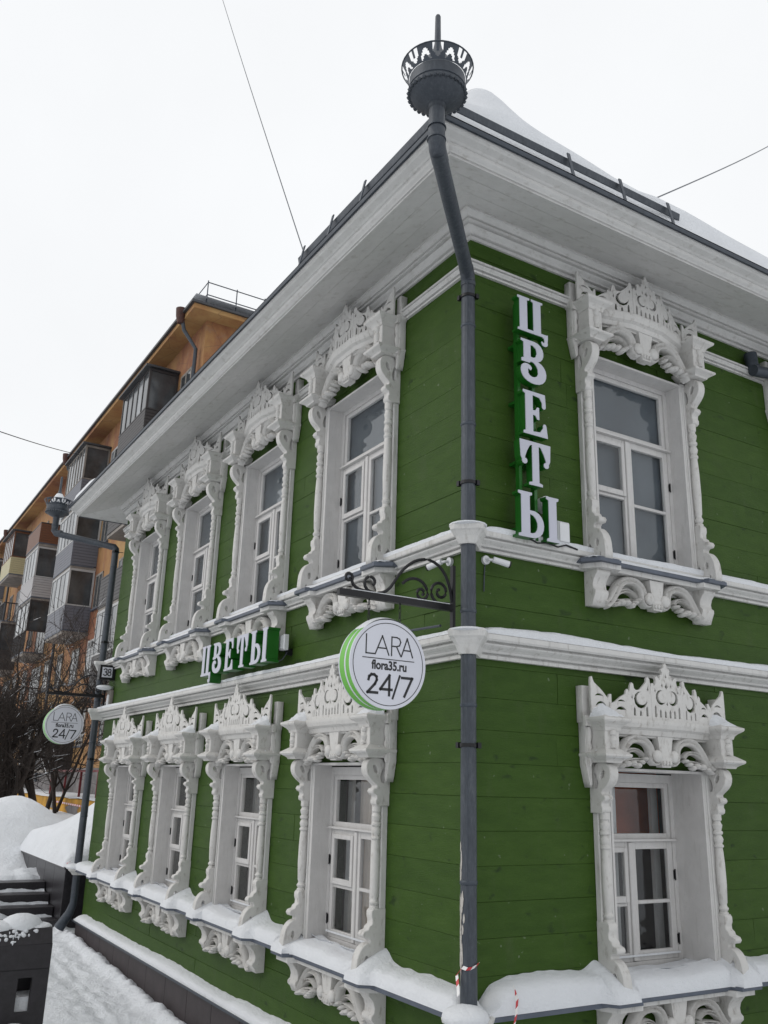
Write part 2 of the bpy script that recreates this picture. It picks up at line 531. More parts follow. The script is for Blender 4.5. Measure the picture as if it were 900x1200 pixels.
WIN = []   # (facade, centre u, kind)
for c_ in (1.469, 3.235, 5.027, 6.815): WIN.append(('L', c_, 'up'))
for c_ in (1.455, 3.250, 5.032, 6.790): WIN.append(('L', c_, 'lo'))
for c_ in (1.530, 3.78, 5.9): WIN.append(('R', c_, 'up'))
for c_ in (1.490, 3.75, 5.9): WIN.append(('R', c_, 'lo'))
SPEC = {'up': dict(H=5.640, ho=.472, hc=.580, top=5.295, bot=3.74, rec=.085, bd=-.062),
        'lo': dict(H=2.685, ho=.440, hc=.550, top=2.385, bot=1.14, rec=.215, bd=0.0),
        'loL': dict(H=2.685, ho=.440, hc=.550, top=2.385, bot=1.14, rec=.095, bd=0.0)}
SILL = {'up': 3.715, 'lo': 1.10, 'loL': 1.10}

openings = {'L': [], 'R': []}
for fac, c_, kd in WIN:
    sp = SPEC[kd]
    x = to_local(fac, c_)
    openings[fac].append((x - sp['ho'], x + sp['ho'], sp['bot'], sp['top']))

def wall_pieces(fac, z0, z1, x0, x1):
    """splits the strip z0..z1, x0..x1 around the window openings"""
    ops = [o for o in openings[fac] if o[2] < z1 - 1e-6 and o[3] > z0 + 1e-6 and o[0] < x1 and o[1] > x0]
    ops.sort()
    res, cur = [], x0
    for a, b, lo, hi in ops:
        if a > cur: res.append((cur, a, z0, z1))
        if lo > z0 + .01: res.append((max(a, x0), min(b, x1), z0, lo))
        if hi < z1 - .01: res.append((max(a, x0), min(b, x1), hi, z1))
        cur = max(cur, b)
    if cur < x1: res.append((cur, x1, z0, z1))
    return res

rng = random.Random(3)
PL = .188
for fac, (rz, sg) in FR.items():
    length = LL if fac == 'L' else LR
    x0, x1 = (-length, 0.0) if fac == 'L' else (0.0, length)
    mb = MB()
    zs = sorted(set([Z0, 1.14, 2.385, 3.74, 5.295, ZC + .16]))
    for a, b in zip(zs[:-1], zs[1:]):
        for (p, q, lo, hi) in wall_pieces(fac, a, b, x0 + (0.0 if fac == 'L' else .02), x1 - (.02 if fac == 'L' else 0)):
            mb.box(p, q, .022, .24, lo, hi)
    wall = mb.build('wall', M['backing'], house, rz=rz)
    row, z = 0, Z0
    while z < ZC + .1:
        zt = min(z + PL, ZC + .14)
        # butt joints between lengths of board
        cuts = [x0]
        xx = x0 + rng.uniform(.6, 3.2)
        while xx < x1 - .5:
            cuts.append(xx); xx += rng.uniform(1.9, 3.8)
        cuts.append(x1)
        for a, b in zip(cuts[:-1], cuts[1:]):
            for (p, q, lo, hi) in wall_pieces(fac, z, zt, a, b):
                t = rng.uniform(-.0022, .0022); tl = rng.uniform(-.0015, .0015)
                mb = MB()
                e0 = .0025 if abs(p - x0) > 1e-6 else -.0
                e1 = .0025 if abs(q - x1) > 1e-6 else -.0
                y0 = t; g_ = .0005
                c = .0015
                pr = [(.021, lo + g_), (y0 + c + tl, lo + g_), (y0 + tl, lo + g_ + c), (y0 - tl, hi - g_ - c), (y0 + c - tl, hi - g_), (.021, hi - g_)]
                n = len(pr)
                vs = [(p + e0 / 2, y, z_) for y, z_ in pr] + [(q - e1 / 2, y, z_) for y, z_ in pr]
                mb.add(vs, [tuple(range(n))[::-1], tuple(range(n, 2 * n))] + [(i, (i + 1) % n, n + (i + 1) % n, n + i) for i in range(n)])
                mb.build('plank', M['green'], wall)
        z += PL; row += 1

# far sides, core, plinth
mb = MB()
mb.box(-LL, -LL + .2, .25, LR - .02, Z0 + .01, ZC + .14)
mb.box(-LL + .21, -.26, LR - .22, LR - .021, Z0 + .01, ZC + .14)
mb.build('rear_wall', M['green'], house)
mb = MB()
mb.box(-LL - .045, .045, -.045, LR, -.6, Z0 - .03)
mb.build('plinth', M['plinth'], house)
for k in range(14):                  # facing panels of the plinth, each with its own joint
    a = -LL - .03 + k * .6
    b = min(a + .594, .03)
    if a > 0: break
    MB().cbox(a, b, -.058, -.046, -.5, Z0 - .034, .003).build('plinth_panel', M['plinth'], house)
for k in range(12):
    a = .0 + k * .6
    o = MB().cbox(a, a + .594, -.058, -.046, -.5, Z0 - .034, .003).build('plinth_panel', M['plinth'], house, rz=R(90))
MB().box(-LL - .10, .10, -.105, .0, Z0 - .03, Z0 - .012).build('plinth_flashing', M['zinc_dark'], house)
MB().box(.0, LR, -.105, .0, Z0 - .031, Z0 - .013).build('plinth_flashing', M['zinc_dark'], house, rz=R(90))

# mouldings swept round the corner --------------------------------------------
def moulding(name, prof, mat, fac, a=None, b=None, endret=True, far=None):
    """prof: (d, z) outline, open towards the wall; mitred at the street corner"""
    n = len(prof)
    length = far if far is not None else (LL if fac == 'L' else LR)
    mb = MB()
    if a is None: # whole side, from the mitre to the far end
        if fac == 'L': ends = ([(-length - (d if endret else 0), d, z) for d, z in prof], [(d, d, z) for d, z in prof])
        else: ends = ([(-d, d, z) for d, z in prof], [(length, d, z) for d, z in prof])
    else:
        ends = ([(a, d, z) for d, z in prof], [(b, d, z) for d, z in prof])
    vs = [(x, -d, z) for x, d, z in ends[0]] + [(x, -d, z) for x, d, z in ends[1]]
    mb.add(vs, [tuple(range(n))[::-1], tuple(range(n, 2 * n))] + [(i, (i + 1) % n, n + (i + 1) % n, n + i) for i in range(n)])
    return mb.build(name, mat, house, smooth=None, rz=FR[fac][0])

def cyma(d0, z0, d1, z1, k=5, flip=False):
    pts = []
    for i in range(k + 1):
        t = i / k
        s_ = t * t * (3 - 2 * t)
        pts.append((d0 + (d1 - d0) * (s_ if not flip else t), z0 + (z1 - z0) * (t if not flip else s_)))
    return pts

mid_prof = [(0, 2.985), (.032, 2.985), (.034, 3.006), (.022, 3.008), (.022, 3.016), (.050, 3.018)] + cyma(.054, 3.022, .096, 3.066) + [(.080, 3.068), (.080, 3.078), (.112, 3.080), (.120, 3.092), (.120, 3.118), (.110, 3.126), (0, 3.150)]
sil_prof = [(0, 3.650), (.028, 3.650), (.030, 3.666), (.018, 3.668), (.018, 3.676), (.044, 3.678)] + cyma(.046, 3.682, .080, 3.718) + [(.066, 3.720), (.066, 3.728), (.094, 3.730), (.098, 3.738), (.098, 3.762), (.09, 3.768), (0, 3.785)]
top_prof = [(0, 5.622), (.022, 5.622), (.024, 5.636), (.012, 5.638), (.012, 5.645), (.034, 5.646)] + cyma(.036, 5.648, .050, 5.670) + [(.040, 5.672), (.040, 5.678), (.056, 5.680), (.056, 5.694), (0, 5.702)]
low_prof = [(0, 1.035), (.045, 1.035), (.05, 1.05), (.09, 1.055), (.10, 1.078), (0, 1.080)]
cor_prof = [(0, 5.880), (.018, 5.880), (.020, 5.902), (.010, 5.904), (.010, 5.912), (.034, 5.914)] + cyma(.036, 5.920, .064, 5.956) + [(.052, 5.958), (.052, 5.968), (.078, 5.970), (.080, 5.988), (.068, 5.990), (.068, 5.997)] + cyma(.088, 5.999, .112, 6.032) + [(.118, 6.034), (.118, 6.075), (0, 6.09)]
for fac in 'LR':
    moulding('string_course', mid_prof, M['white'], fac)
    moulding('sill_course', sil_prof, M['white'], fac)
    moulding('lower_sill_course', low_prof, M['white'], fac)
    moulding('cornice_moulding', cor_prof, M['white_soffit'], fac)
    moulding('lower_sill_flashing', [(0, 1.081), (.128, 1.081), (.132, 1.064), (.150, 1.064), (.150, 1.092), (0, 1.102)], M['sill_metal'], fac)
    cs = sorted(to_local(fac, c_) for f_, c_, k_ in WIN if f_ == fac and k_ == 'up')
    if fac == 'L':
        edges = [-LL] + [e for c_ in cs for e in (c_ - .64, c_ + .64)] + [None]
    else:
        edges = [None] + [e for c_ in cs for e in (c_ - .64, c_ + .64)] + [LR]
    for i in range(0, len(edges), 2):
        a, b = edges[i], edges[i + 1]
        n = len(top_prof)
        A = [(-d if a is None else a, d, z) for d, z in top_prof]
        B = [(d if b is None else b, d, z) for d, z in top_prof]
        vs = [(x, -d, z) for x, d, z in A] + [(x, -d, z) for x, d, z in B]
        MB().add(vs, [tuple(range(n))[::-1], tuple(range(n, 2 * n))] + [(k, (k + 1) % n, n + (k + 1) % n, n + k) for k in range(n)]).build('upper_band', M['white'], house, rz=FR[fac][0])

# eaves: soffit boards, fascia moulding, roof edge ------------------------------
END = .46    # overhang past the far left corner
def sof_z(d): return 6.058 + (d - .10) * (5.907 - 6.058) / .5
for fac in 'LR':
    bounds = [.10, .27, .44, .600]
    for d0, d1 in zip(bounds[:-1], bounds[1:]):
        a, b = d0 + (.0012 if d0 > .1 else 0), d1 - .0012
        off = rng.uniform(-.001, .001)
        vs = []
        for d, lift in ((a, 0), (b, 0), (b, .02), (a, .02)):
            vs.append(((-LL - END) if fac == 'L' else -d, -d, sof_z(d) + lift + off))
        for d, lift in ((a, 0), (b, 0), (b, .02), (a, .02)):
            vs.append((d if fac == 'L' else LR, -d, sof_z(d) + lift + off))
        MB().add(vs, [(3, 2, 1, 0), (4, 5, 6, 7), (0, 1, 5, 4), (1, 2, 6, 5), (2, 3, 7, 6), (3, 0, 4, 7)]).build('soffit_board', M['white_soffit'], house, rz=FR[fac][0])
    fas = [(.598, 5.93), (.598, 5.898), (.616, 5.894), (.618, 5.912), (.624, 5.914)] + cyma(.628, 5.908, .655, 5.935) + [(.656, 5.950), (.666, 5.952)] + cyma(.668, 5.953, .728, 5.980, 4) + [(.738, 5.984), (.738, 6.010), (.6, 6.06)]
    moulding('fascia', fas, M['white_soffit'], fac, far=LL + END - .0 if fac == 'L' else LR, endret=False)
    moulding('roof_edge', [(.60, 6.062), (.742, 6.012), (.742, 5.998), (.758, 5.996), (.762, 6.024), (.60, 6.085)], M['zinc_dark'], fac, far=LL + END + .02 if fac == 'L' else LR, endret=False)
    # upstand gutter strip lying on the roof, held by hooks
    moulding('gutter_strip', [(.664, 6.176), (.676, 6.174), (.685, 6.222), (.677, 6.226)], M['zinc'], fac, far=1.36, endret=False)
    for k in range(18):
        u = .28 + k * .47
        if u > (1.3 if fac == 'L' else 1.4): break
        x = to_local(fac, u)
        MB().add([(x - .012, -.745, 6.035), (x + .012, -.745, 6.035), (x + .012, -.702, 6.25), (x - .012, -.702, 6.25), (x - .012, -.737, 6.035), (x + .012, -.737, 6.035), (x + .012, -.692, 6.25), (x - .012, -.692, 6.25)],
                 [(3, 2, 1, 0), (4, 5, 6, 7), (0, 1, 5, 4), (1, 2, 6, 5), (2, 3, 7, 6), (3, 0, 4, 7)]).build('gutter_hook', M['zinc_dark'], house, rz=FR[fac][0])
# far gable return of the soffit and the hipped roof
mb = MB()
mb.add([(-LL - END, -.60, 5.905), (-LL, -.10, 6.05), (-LL, 3, 6.05), (-LL - END, 3, 5.905), (-LL - END, -.60, 5.93), (-LL, -.10, 6.075), (-LL, 3, 6.075), (-LL - END, 3, 5.93)],
       [(3, 2, 1, 0), (4, 5, 6, 7), (0, 1, 5, 4), (1, 2, 6, 5), (2, 3, 7, 6), (3, 0, 4, 7)])
mb.build('end_soffit', M['white_soffit'], house)
MB().box(-LL - END - .03, -LL - END - .001, -.62, LR, 5.90, 6.0).build('end_fascia', M['zinc_dark'], house)
D, zr, pk = .76, 6.034, 7.25
a, b, c, d = (-LL - END - .02, -D), (D, -D), (D, LR), (-LL - END - .02, LR)
mb = MB().add([(a[0], a[1], zr), (b[0], b[1], zr), (c[0], c[1], zr), (d[0], d[1], zr), (-4.9, 3.4, pk + .3), (-3.0, 3.4, pk + .3)],
              [(0, 1, 5, 4), (1, 2, 5), (2, 3, 4, 5), (3, 0, 4)])
mb.build('roof', M['roof_metal'], house)

# =================================================================== WINDOW PARTS (shared meshes, one set per storey)
def arc(cx, cz, r, a0, a1, n=8):
    return [(cx + r * math.cos(R(a0 + (a1 - a0) * i / n)), cz + r * math.sin(R(a0 + (a1 - a0) * i / n))) for i in range(n + 1)]

def crescent(cx, cz, r, w, a0, a1, n=9):
    outer = arc(cx, cz, r, a0, a1, n)
    inner = [(cx + (r - w * math.sin(math.pi * i / n)) * math.cos(R(a1 + (a0 - a1) * i / n)), cz + (r - w * math.sin(math.pi * i / n)) * math.sin(R(a1 + (a0 - a1) * i / n))) for i in range(n + 1)]
    return outer + inner[1:-1]

def slot(cx, z0, z1, w):
    return [(cx - w, z0), (cx + w, z0), (cx + w * .9, z1 - w), (cx, z1 + w * .6), (cx - w * .9, z1 - w)]

def drop(cx, z0, z1, w):
    return [(cx, z0), (cx + w, z0 + (z1 - z0) * .35), (cx + w * .4, z0 + (z1 - z0) * .6), (cx, z1), (cx - w * .4, z0 + (z1 - z0) * .6), (cx - w, z0 + (z1 - z0) * .35)]

def crest_centre(w=.145):
    half = [(w, 0), (w, .205), (w - .006, .235), (w - .022, .240), (w - .03, .222), (w - .045, .232), (w - .052, .262), (w - .045, .278), (w - .062, .288), (w - .078, .276), (w - .088, .262)]
    half += [(.052, .285), (.050, .300), (.034, .302), (.030, .318), (.040, .330), (.030, .345), (.015, .350), (.012, .368), (0, .382)]
    out_ = half + [(-x, z) for x, z in half[::-1][1:]]
    holes = [crescent(-.056, .152, .050, .027, 60, 340), crescent(.056, .152, .050, .027, 120, -160)]
    holes += [slot(x, .022, z + .012, .0105) for x, z in ((-.112, .085), (-.066, .062), (-.02, .055), (.025, .062), (.068, .062), (.112, .085))]
    holes += [drop(0, .205, .262, .017), drop(0, .275, .318, .010), drop(-.042, .214, .258, .009), drop(.042, .214, .258, .009), drop(0, .095, .14, .010), drop(-.108, .175, .222, .009), drop(.108, .175, .222, .009)]
    return [out_] + holes

def crest_mid(w):
    # rises towards the centre (x = w), local origin at its outer lower corner
    o = [(0, 0), (w, 0), (w, .215), (w - .004, .262), (w - .018, .278), (w - .030, .265), (w - .032, .245), (w - .05, .225), (w * .5, .190), (.055, .185), (.040, .196), (.034, .225), (.022, .232), (.012, .215), (.006, .185), (0, .17)]
    h = [crescent(w * .52, .125, .056, .030, 75, 375), slot(w * .22, .022, .075, .010), slot(w * .5, .022, .058, .010), slot(w * .80, .022, .085, .010), drop(w - .022, .178, .228, .009), drop(.022, .12, .17, .008)]
    return [o] + h

def crest_small(w):
    o = [(0, 0), (w, 0), (w, .135), (w - .004, .172), (w - .014, .188), (w - .026, .176), (w - .030, .155), (w * .55, .135), (w * .25, .10), (0, .085)]
    h = [crescent(w * .55, .030, .046, .024, 20, 160, 6), crescent(w * .58, .080, .040, .014, 30, 150, 5)]
    return [o] + h

def crest_end(w):
    # over the pilaster: rises outwards (x = w) to a spike
    o = [(0, 0), (w, 0), (w, .222), (w - .004, .246), (w - .014, .250), (w - .022, .228), (w - .030, .214), (w - .05, .200), (w - .08, .180), (w - .105, .160), (.03, .120), (.012, .150), (0, .150)]
    h = [crescent(w * .52, .050, .052, .026, 10, 170, 7), crescent(w * .60, .100, .050, .016, 30, 150, 6), drop(.018, .03, .06, .005), drop(.018, .085, .11, .005)]
    return [o] + h

def spiral(cx, cz, r0, r1, a0, a1, n=16):
    return [(cx + (r0 + (r1 - r0) * i / n) * math.cos(R(a0 + (a1 - a0) * i / n)), cz + (r0 + (r1 - r0) * i / n) * math.sin(R(a0 + (a1 - a0) * i / n))) for i in range(n + 1)]

def bez(p0, p1, p2, p3, n=10):
    o = []
    for i in range(n + 1):
        t = i / n; a, b, c, d = (1 - t) ** 3, 3 * t * (1 - t) ** 2, 3 * t * t * (1 - t), t ** 3
        o.append((a * p0[0] + b * p1[0] + c * p2[0] + d * p3[0], a * p0[1] + b * p1[1] + c * p2[1] + d * p3[1]))
    return o

def swag_mesh(name, half, height, yb, yf):
    """carved panel: two S-scrolls meeting in a keystone, leaves curling below"""
    mb = MB()
    for sg in (-1, 1):
        h = height
        arcp = bez((half, -h * .97), (half * .80, -h * .80), (half * .78, -h * .10), (half * .50, -h * .12), 10)
        arcp += bez(arcp[-1], (half * .34, -h * .12), (half * .24, -h * .30), (half * .25, -h * .55), 7)[1:]
        arcp += spiral(half * .165, -h * .60, half * .10, half * .02, 0, -400, 12)[1:]
        mb.ribbon([(sg * x, z) for x, z in arcp], lambda t: h * (.128 - .062 * max(0, t - .55) / .45), yf, yb)
        # inner leaf
        p2 = bez((half * .80, -h * .62), (half * .62, -h * .36), (half * .46, -h * .42), (half * .40, -h * .62), 8)
        mb.ribbon([(sg * x, z) for x, z in p2], lambda t: h * (.080 - .040 * t), yf + .006, yb)
        for i, (fx, fz, r_) in enumerate(((.74, .86, .10), (.63, .84, .095), (.54, .90, .085), (.47, .80, .075), (.84, .93, .075), (.40, .70, .06))):
            mb.blob((sg * half * fx, yf + .012, -h * fz), (h * r_ * 1.15, (yb - yf) * .75, h * r_), 8, 4)
        mb.ribbon([(sg * half * .92, -h * .9), (sg * half * .74, -h * .80), (sg * half * .58, -h * .74), (sg * half * .45, -h * .72)], lambda t: h * (.085 - .035 * t), yf + .008, yb)
        # round boss at the heart of the scroll
        mb.blob((sg * half * .165, yf + .004, -h * .60), (h * .19, .026, h * .19), 12, 6)
        mb.blob((sg * half * .165, yf - .012, -h * .60), (h * .06, .012, h * .06), 8, 4)
    h = height
    mb.prism([(-half * .10, yb), (-half * .10, yf + .004), (half * .10, yf + .004), (half * .10, yb)], -h * .62, -h * .02,
             [(-half * .15, yb), (-half * .15, yf), (half * .15, yf), (half * .15, yb)])
    mb.prism([(-half * .085, yb), (-half * .085, yf + .004), (half * .085, yf + .004), (half * .085, yb)], -h * .92, -h * .62,
             [(-half * .13, yb), (-half * .13, yf - .004), (half * .13, yf - .004), (half * .13, yb)])
    for x in (-.06, 0, .06):
        mb.blob((half * x, yf - .004, -h * .80), (h * .05, .012, h * .08), 6, 4)
    return mb.mesh(name, M['white_carved'], 42)

# boards cut in the depth/height plane (brackets seen from the side)
def side_mesh(name, path, w, x0, x1, mat, extra=None):
    """path in (d, z): a bar w wide, running from x0 to x1 across"""
    mb = MB()
    n = len(path)
    for i in range(n):
        pass
    vs = []
    for i, (d_, z_) in enumerate(path):
        a, b = path[max(i - 1, 0)], path[min(i + 1, n - 1)]
        td, tz = b[0] - a[0], b[1] - a[1]
        l = math.hypot(td, tz) or 1
        nd, nz_ = -tz / l, td / l
        ww = w(i / (n - 1)) if callable(w) else w
        for s_, x_, f in ((1, x0, .86), (1, (x0 + x1) / 2, .70), (1, x1, .86), (-1, x1, .86), (-1, x0, .86)):
            vs.append((x_, -(d_ + nd * ww * s_ * f / .86), z_ + nz_ * ww * s_ * f / .86))
    k = 5
    fs = [(i * k + j, i * k + (j + 1) % k, (i + 1) * k + (j + 1) % k, (i + 1) * k + j) for i in range(n - 1) for j in range(k)]
    fs += [tuple(range(k))[::-1], tuple(range((n - 1) * k, n * k))]
    mb.add(vs, fs)
    if extra: extra(mb)
    return mb.mesh(name, mat, 38)

BAL = [(0, .030), (.02, .031), (.035, .022), (.05, .031), (.065, .033), (.085, .024), (.10, .022), (.12, .027), (.30, .0325), (.50, .031), (.62, .027), (.655, .024),
       (.67, .033), (.685, .033), (.70, .024), (.72, .030), (.745, .034), (.77, .028), (.785, .022), (.80, .033), (.82, .034), (.835, .024), (.86, .030), (.89, .034), (.91, .026), (.925, .023), (.94, .032), (1, .032)]

proto = {}
for kind_, sp in SPEC.items():
    kd = kind_[:2]
    H, ho, hc, top, bot, rec = sp['H'], sp['ho'], sp['hc'], sp['top'], sp['bot'], sp['rec']
    P = {}
    zs = SILL[kd]
    W = M['white']; C = M['white_carved']
    lst = []   # (name, mesh, location, scale_x)
    def put(name, me, loc=(0, 0, 0), sx=1): lst.append((name, me, loc, sx))
    # --- outer frame at the back of the reveal (the window part itself)
    y = rec
    fw_ = .050
    gz = dict(up=dict(ft=5.30, gt=5.215, gb=4.80, st=4.755, lt=4.67, lb=3.826, fb=3.74),
              lo=dict(ft=2.36, gt=2.25, gb=1.965, st=1.925, lt=1.855, lb=1.262, fb=1.165))[kd]
    fx = ho
    mb = MB()
    mb.box(-fx, -fx + fw_, y, y + .06, gz['fb'], gz['ft']); mb.box(fx - fw_, fx, y, y + .06, gz['fb'], gz['ft'])
    mb.box(-fx + fw_, fx - fw_, y + .001, y + .06, gz['ft'] - .055, gz['ft'])
    mb.box(-fx + fw_, fx - fw_, y + .001, y + .06, gz['fb'], gz['fb'] + .035)
    frame_me = mb.mesh('window', M['frame'])
    # transom with a drip moulding
    mb = MB(); mb.box(-fx + fw_, fx - fw_, y - .006, y + .055, gz['st'], gz['gb'] - .03)
    mb.box(-fx + fw_ - .02, fx - fw_ + .02, y - .022, y + .0, gz['st'] + .002, gz['st'] + .016)
    put('transom', mb.mesh('transom', M['frame']))
    def sash(name, x0, x1, z0, z1, b, yy, bz=None, t=.03):
        mb = MB()
        mb.cbox(x0, x0 + b, yy, yy + t, z0, z1, .003); mb.cbox(x1 - b, x1, yy, yy + t, z0, z1, .003)
        mb.cbox(x0 + b, x1 - b, yy + .001, yy + t, z1 - b, z1, .003); mb.cbox(x0 + b, x1 - b, yy + .001, yy + t, z0, z0 + b * 1.25, .003)
        for zz in (bz or []): mb.cbox(x0 + b, x1 - b, yy + .002, yy + t, zz - .011, zz + .011, .003)
        put(name, mb.mesh(name, M['frame']))
    def pane(x0, x1, z0, z1, yy):
        mb = MB(); mb.box(x0, x1, yy, yy + .003, z0, z1)
        put('pane', mb.mesh('pane', M['glass']))
    gx0 = fx - fw_
    sash('top_light', -gx0, gx0, gz['gb'] - .032, gz['ft'] - .055, .034, y + .012)
    pane(-gx0 + .03, gx0 - .03, gz['gb'] - .01, gz['gt'] + .01, y + .030)
    bz = {'up': 4.260, 'lo': 1.550}[kd]
    bzl = {'up': 4.330, 'lo': 1.575}[kd]
    sash('sash', .004 - .015, gx0, gz['fb'] + .036, gz['st'], .048, y + .004, [bz])
    pane(.04 - .015, gx0 - .04, gz['fb'] + .07, gz['st'] - .03, y + .022)
    sash('sash', -gx0, -.019, gz['fb'] + .036, gz['st'], .040, y + .005, [bzl - .035])
    pane(-gx0 + .03, -.05, gz['fb'] + .07, bzl - .03, y + .024)
    sash('vent_sash', -gx0 + .032, -.050, bzl - .022, gz['st'] - .034, .032, y - .010, t=.028)
    pane(-gx0 + .055, -.075, bzl, gz['st'] - .05, y + .002)
    MB_ = MB().cbox(-.036, .004, y - .008, y + .004, gz['fb'] + .04, gz['st'] - .004, .004)
    put('cover_strip', MB_.mesh('cover_strip', M['frame']))
    hg = MB(); hg.tube([(0, 0, -.035), (0, 0, .035)], .0055, 6); hg.box(-.010, .010, .003, .007, -.028, .028)
    hinge = hg.mesh('hinge', M['black'])
    for hx in (-gx0 - .004, gx0 + .004):
        for q in (.20, .72):
            put('hinge', hinge, (hx, y - .006, gz['fb'] + (gz['st'] - gz['fb']) * q))
    # --- reveal lining
    mb = MB()
    t = .016
    yf = -.046
    mb.box(-ho - .001, -ho + t, yf, y + .001, bot, top - t); mb.box(ho - t, ho + .001, yf, y + .001, bot, top - t)
    mb.box(-ho - .001, ho + .001, yf, y + .001, top - t, top + .001)
    mb.box(-ho, ho, -.02, y + .05, bot - .02, bot + .012)
    put('reveal_lining', mb.mesh('reveal_lining', M['frame']))
    # --- casing boards with a bead
    mb = MB(); mb.cbox(0, hc - ho, -.045, -.003, zs, top + .02, .006); mb.cbox(.020, .032, -.053, -.046, zs + .02, top - .02, .003)
    me = mb.mesh('casing_board', W)
    put('casing_board', me, (ho + .001, 0, 0)); put('casing_board', me, (-ho - .001, 0, 0), -1)
    cs_ = dict(up=.545, lo=.520)[kd]
    # --- turned baluster between the leaf blocks
    b0, b1 = (zs + .43, top - .33) if kd == 'up' else (zs + .39, top - .27)
    mb = MB(); mb.lathe([(b0 + (b1 - b0) * a, r_) for a, r_ in BAL], 0, -.066, 12)
    me = mb.mesh('baluster', C, 35)
    put('baluster', me, (cs_, 0, 0)); put('baluster', me, (-cs_, 0, 0), -1)
    # --- leaf block and scroll foot: a pierced side board
    def side_board(name, loops, w_):
        me_ = shape_mesh(name, loops, -w_, w_, C, .005)
        me_.transform(Matrix(((0, -1, 0, 0), (-1, 0, 0, 0), (0, 0, 1, 0), (0, 0, 0, 1))))
        return me_
    fh = b0 - zs
    lp = [(.003, fh), (.088, fh), (.098, fh * .97), (.098, fh * .90), (.090, fh * .85), (.092, fh * .78), (.112, fh * .745), (.118, fh * .70), (.150, fh * .675), (.158, fh * .64), (.150, fh * .605), (.118, fh * .600), (.104, fh * .56)]
    lp += bez((.104, fh * .50), (.135, fh * .52), (.192, fh * .42), (.196, fh * .20), 8) + [(.200, .03), (.196, .002), (.164, .002), (.160, fh * .10), (.148, fh * .12), (.140, .002), (.003, .002)]
    hole = [(.128 + .020 * math.cos(R(q)), fh * .27 + fh * .075 * math.sin(R(q))) for q in range(0, 360, 36)]
    hole2 = [(.040, fh * .06), (.085, fh * .06), (.085, fh * .20), (.060, fh * .30), (.040, fh * .26)]
    me = side_board('scroll_foot', [lp, hole, hole2], .034)
    put('scroll_foot', me, (cs_, 0, zs)); put('scroll_foot', me, (-cs_, 0, zs), -1)
    # --- scroll bracket under the cap
    lc = H - (.315 if kd == 'up' else .275)      # underside of the lower cap
    bh = lc - b1
    lp = [(.003, 0), (.084, 0), (.098, bh * .03), (.100, bh * .09), (.092, bh * .14), (.096, bh * .22), (.118, bh * .25), (.126, bh * .29), (.118, bh * .335), (.096, bh * .35)]
    lp += bez((.094, bh * .42), (.125, bh * .52), (.176, bh * .58), (.178, bh * .78), 7) + bez((.178, bh * .78), (.178, bh * .93), (.150, bh * .995), (.105, bh * .995), 6)[1:] + [(.06, bh * .97), (.052, bh * .90), (.036, bh * .90), (.034, bh * .998), (.003, bh * .998)]
    hole = [(.112 + .022 * math.cos(R(q)) + .010 * math.sin(R(q)), bh * .76 + bh * .105 * math.sin(R(q))) for q in range(0, 360, 30)]
    hole2 = [(.036, bh * .45), (.070, bh * .48), (.078, bh * .60), (.060, bh * .78), (.036, bh * .80)]
    me = side_board('scroll_bracket', [lp, hole, hole2], .036)
    put('scroll_bracket', me, (cs_ + .012, 0, b1)); put('scroll_bracket', me, (-cs_ - .012, 0, b1), -1)
    # --- pilaster block with two caps and a niche baluster
    bx0, bx1 = (.485, .612) if kd == 'up' else (.478, .600)
    zb0, zb1 = lc + .045, H - .075
    mb = MB(); mb.cbox(bx0, bx1, -.185, -.003, zb0, zb1 + .01, .004)
    me = mb.mesh('pilaster_block', C); put('pilaster_block', me); put('pilaster_block', me, sx=-1)
    def capm(z0, z1, z2, ov):
        mb = MB(); e = .003
        rings = [(z0, .004), (z0 + (z1 - z0) * .3, .010), (z0 + (z1 - z0) * .55, .024), (z0 + (z1 - z0) * .85, ov * .9), (z1, ov), (z1 + .012, ov), (z2, .0)]
        vs = []
        for z_, o_ in rings:
            vs += [(bx0 - o_, -.003, z_), (bx0 - o_, -.187 - o_, z_), (bx1 + o_, -.187 - o_, z_), (bx1 + o_, -.003, z_)]
        fs = [(3, 2, 1, 0), tuple(range(len(vs) - 4, len(vs)))]
        for i in range(len(rings) - 1):
            for j in range(4):
                a_, b_ = i * 4 + j, i * 4 + (j + 1) % 4
                fs.append((a_, b_, b_ + 4, a_ + 4))
        mb.add(vs, fs)
        return mb
    me = capm(H - .082, H - .018, H + .018, .058).mesh('upper_cap', C); put('upper_cap', me); put('upper_cap', me, sx=-1)
    me = capm(lc, lc + .040, lc + .085, .052).mesh('lower_cap', C); put('lower_cap', me); put('lower_cap', me, sx=-1)
    mb = MB(); hh = zb1 - zb0 - .05
    mb.lathe([(zb0 + .045 + hh * a, r_) for a, r_ in ((0, .020), (.08, .024), (.16, .012), (.3, .020), (.45, .026), (.6, .018), (.68, .012), (.76, .022), (.88, .024), (1, .018))], (bx0 + bx1) / 2, -.188, 10)
    me = mb.mesh('niche_baluster', C, 35); put('niche_baluster', me); put('niche_baluster', me, sx=-1)
    # --- side ear
    e0, e1 = bx1 + .001, bx1 + .045
    ez1 = H + .175 if kd == 'up' else H + .195
    loop = [(e0, H - .40), (e0 + .012, H - .42), (e0 + .022, H - .385), (e0 + .030, H - .35), (e1, H - .29), (e1, H - .03), (e1 + .012, H - .03), (e1 + .012, ez1), (e0, ez1)]
    me = shape_mesh('side_ear', [loop], -.060, -.003, C, .002)
    put('side_ear', me); put('side_ear', me, sx=-1)
    mb = MB(); mb.box(e0 - .001, e1 + .016, -.085, -.061, H - .055, H + .01)
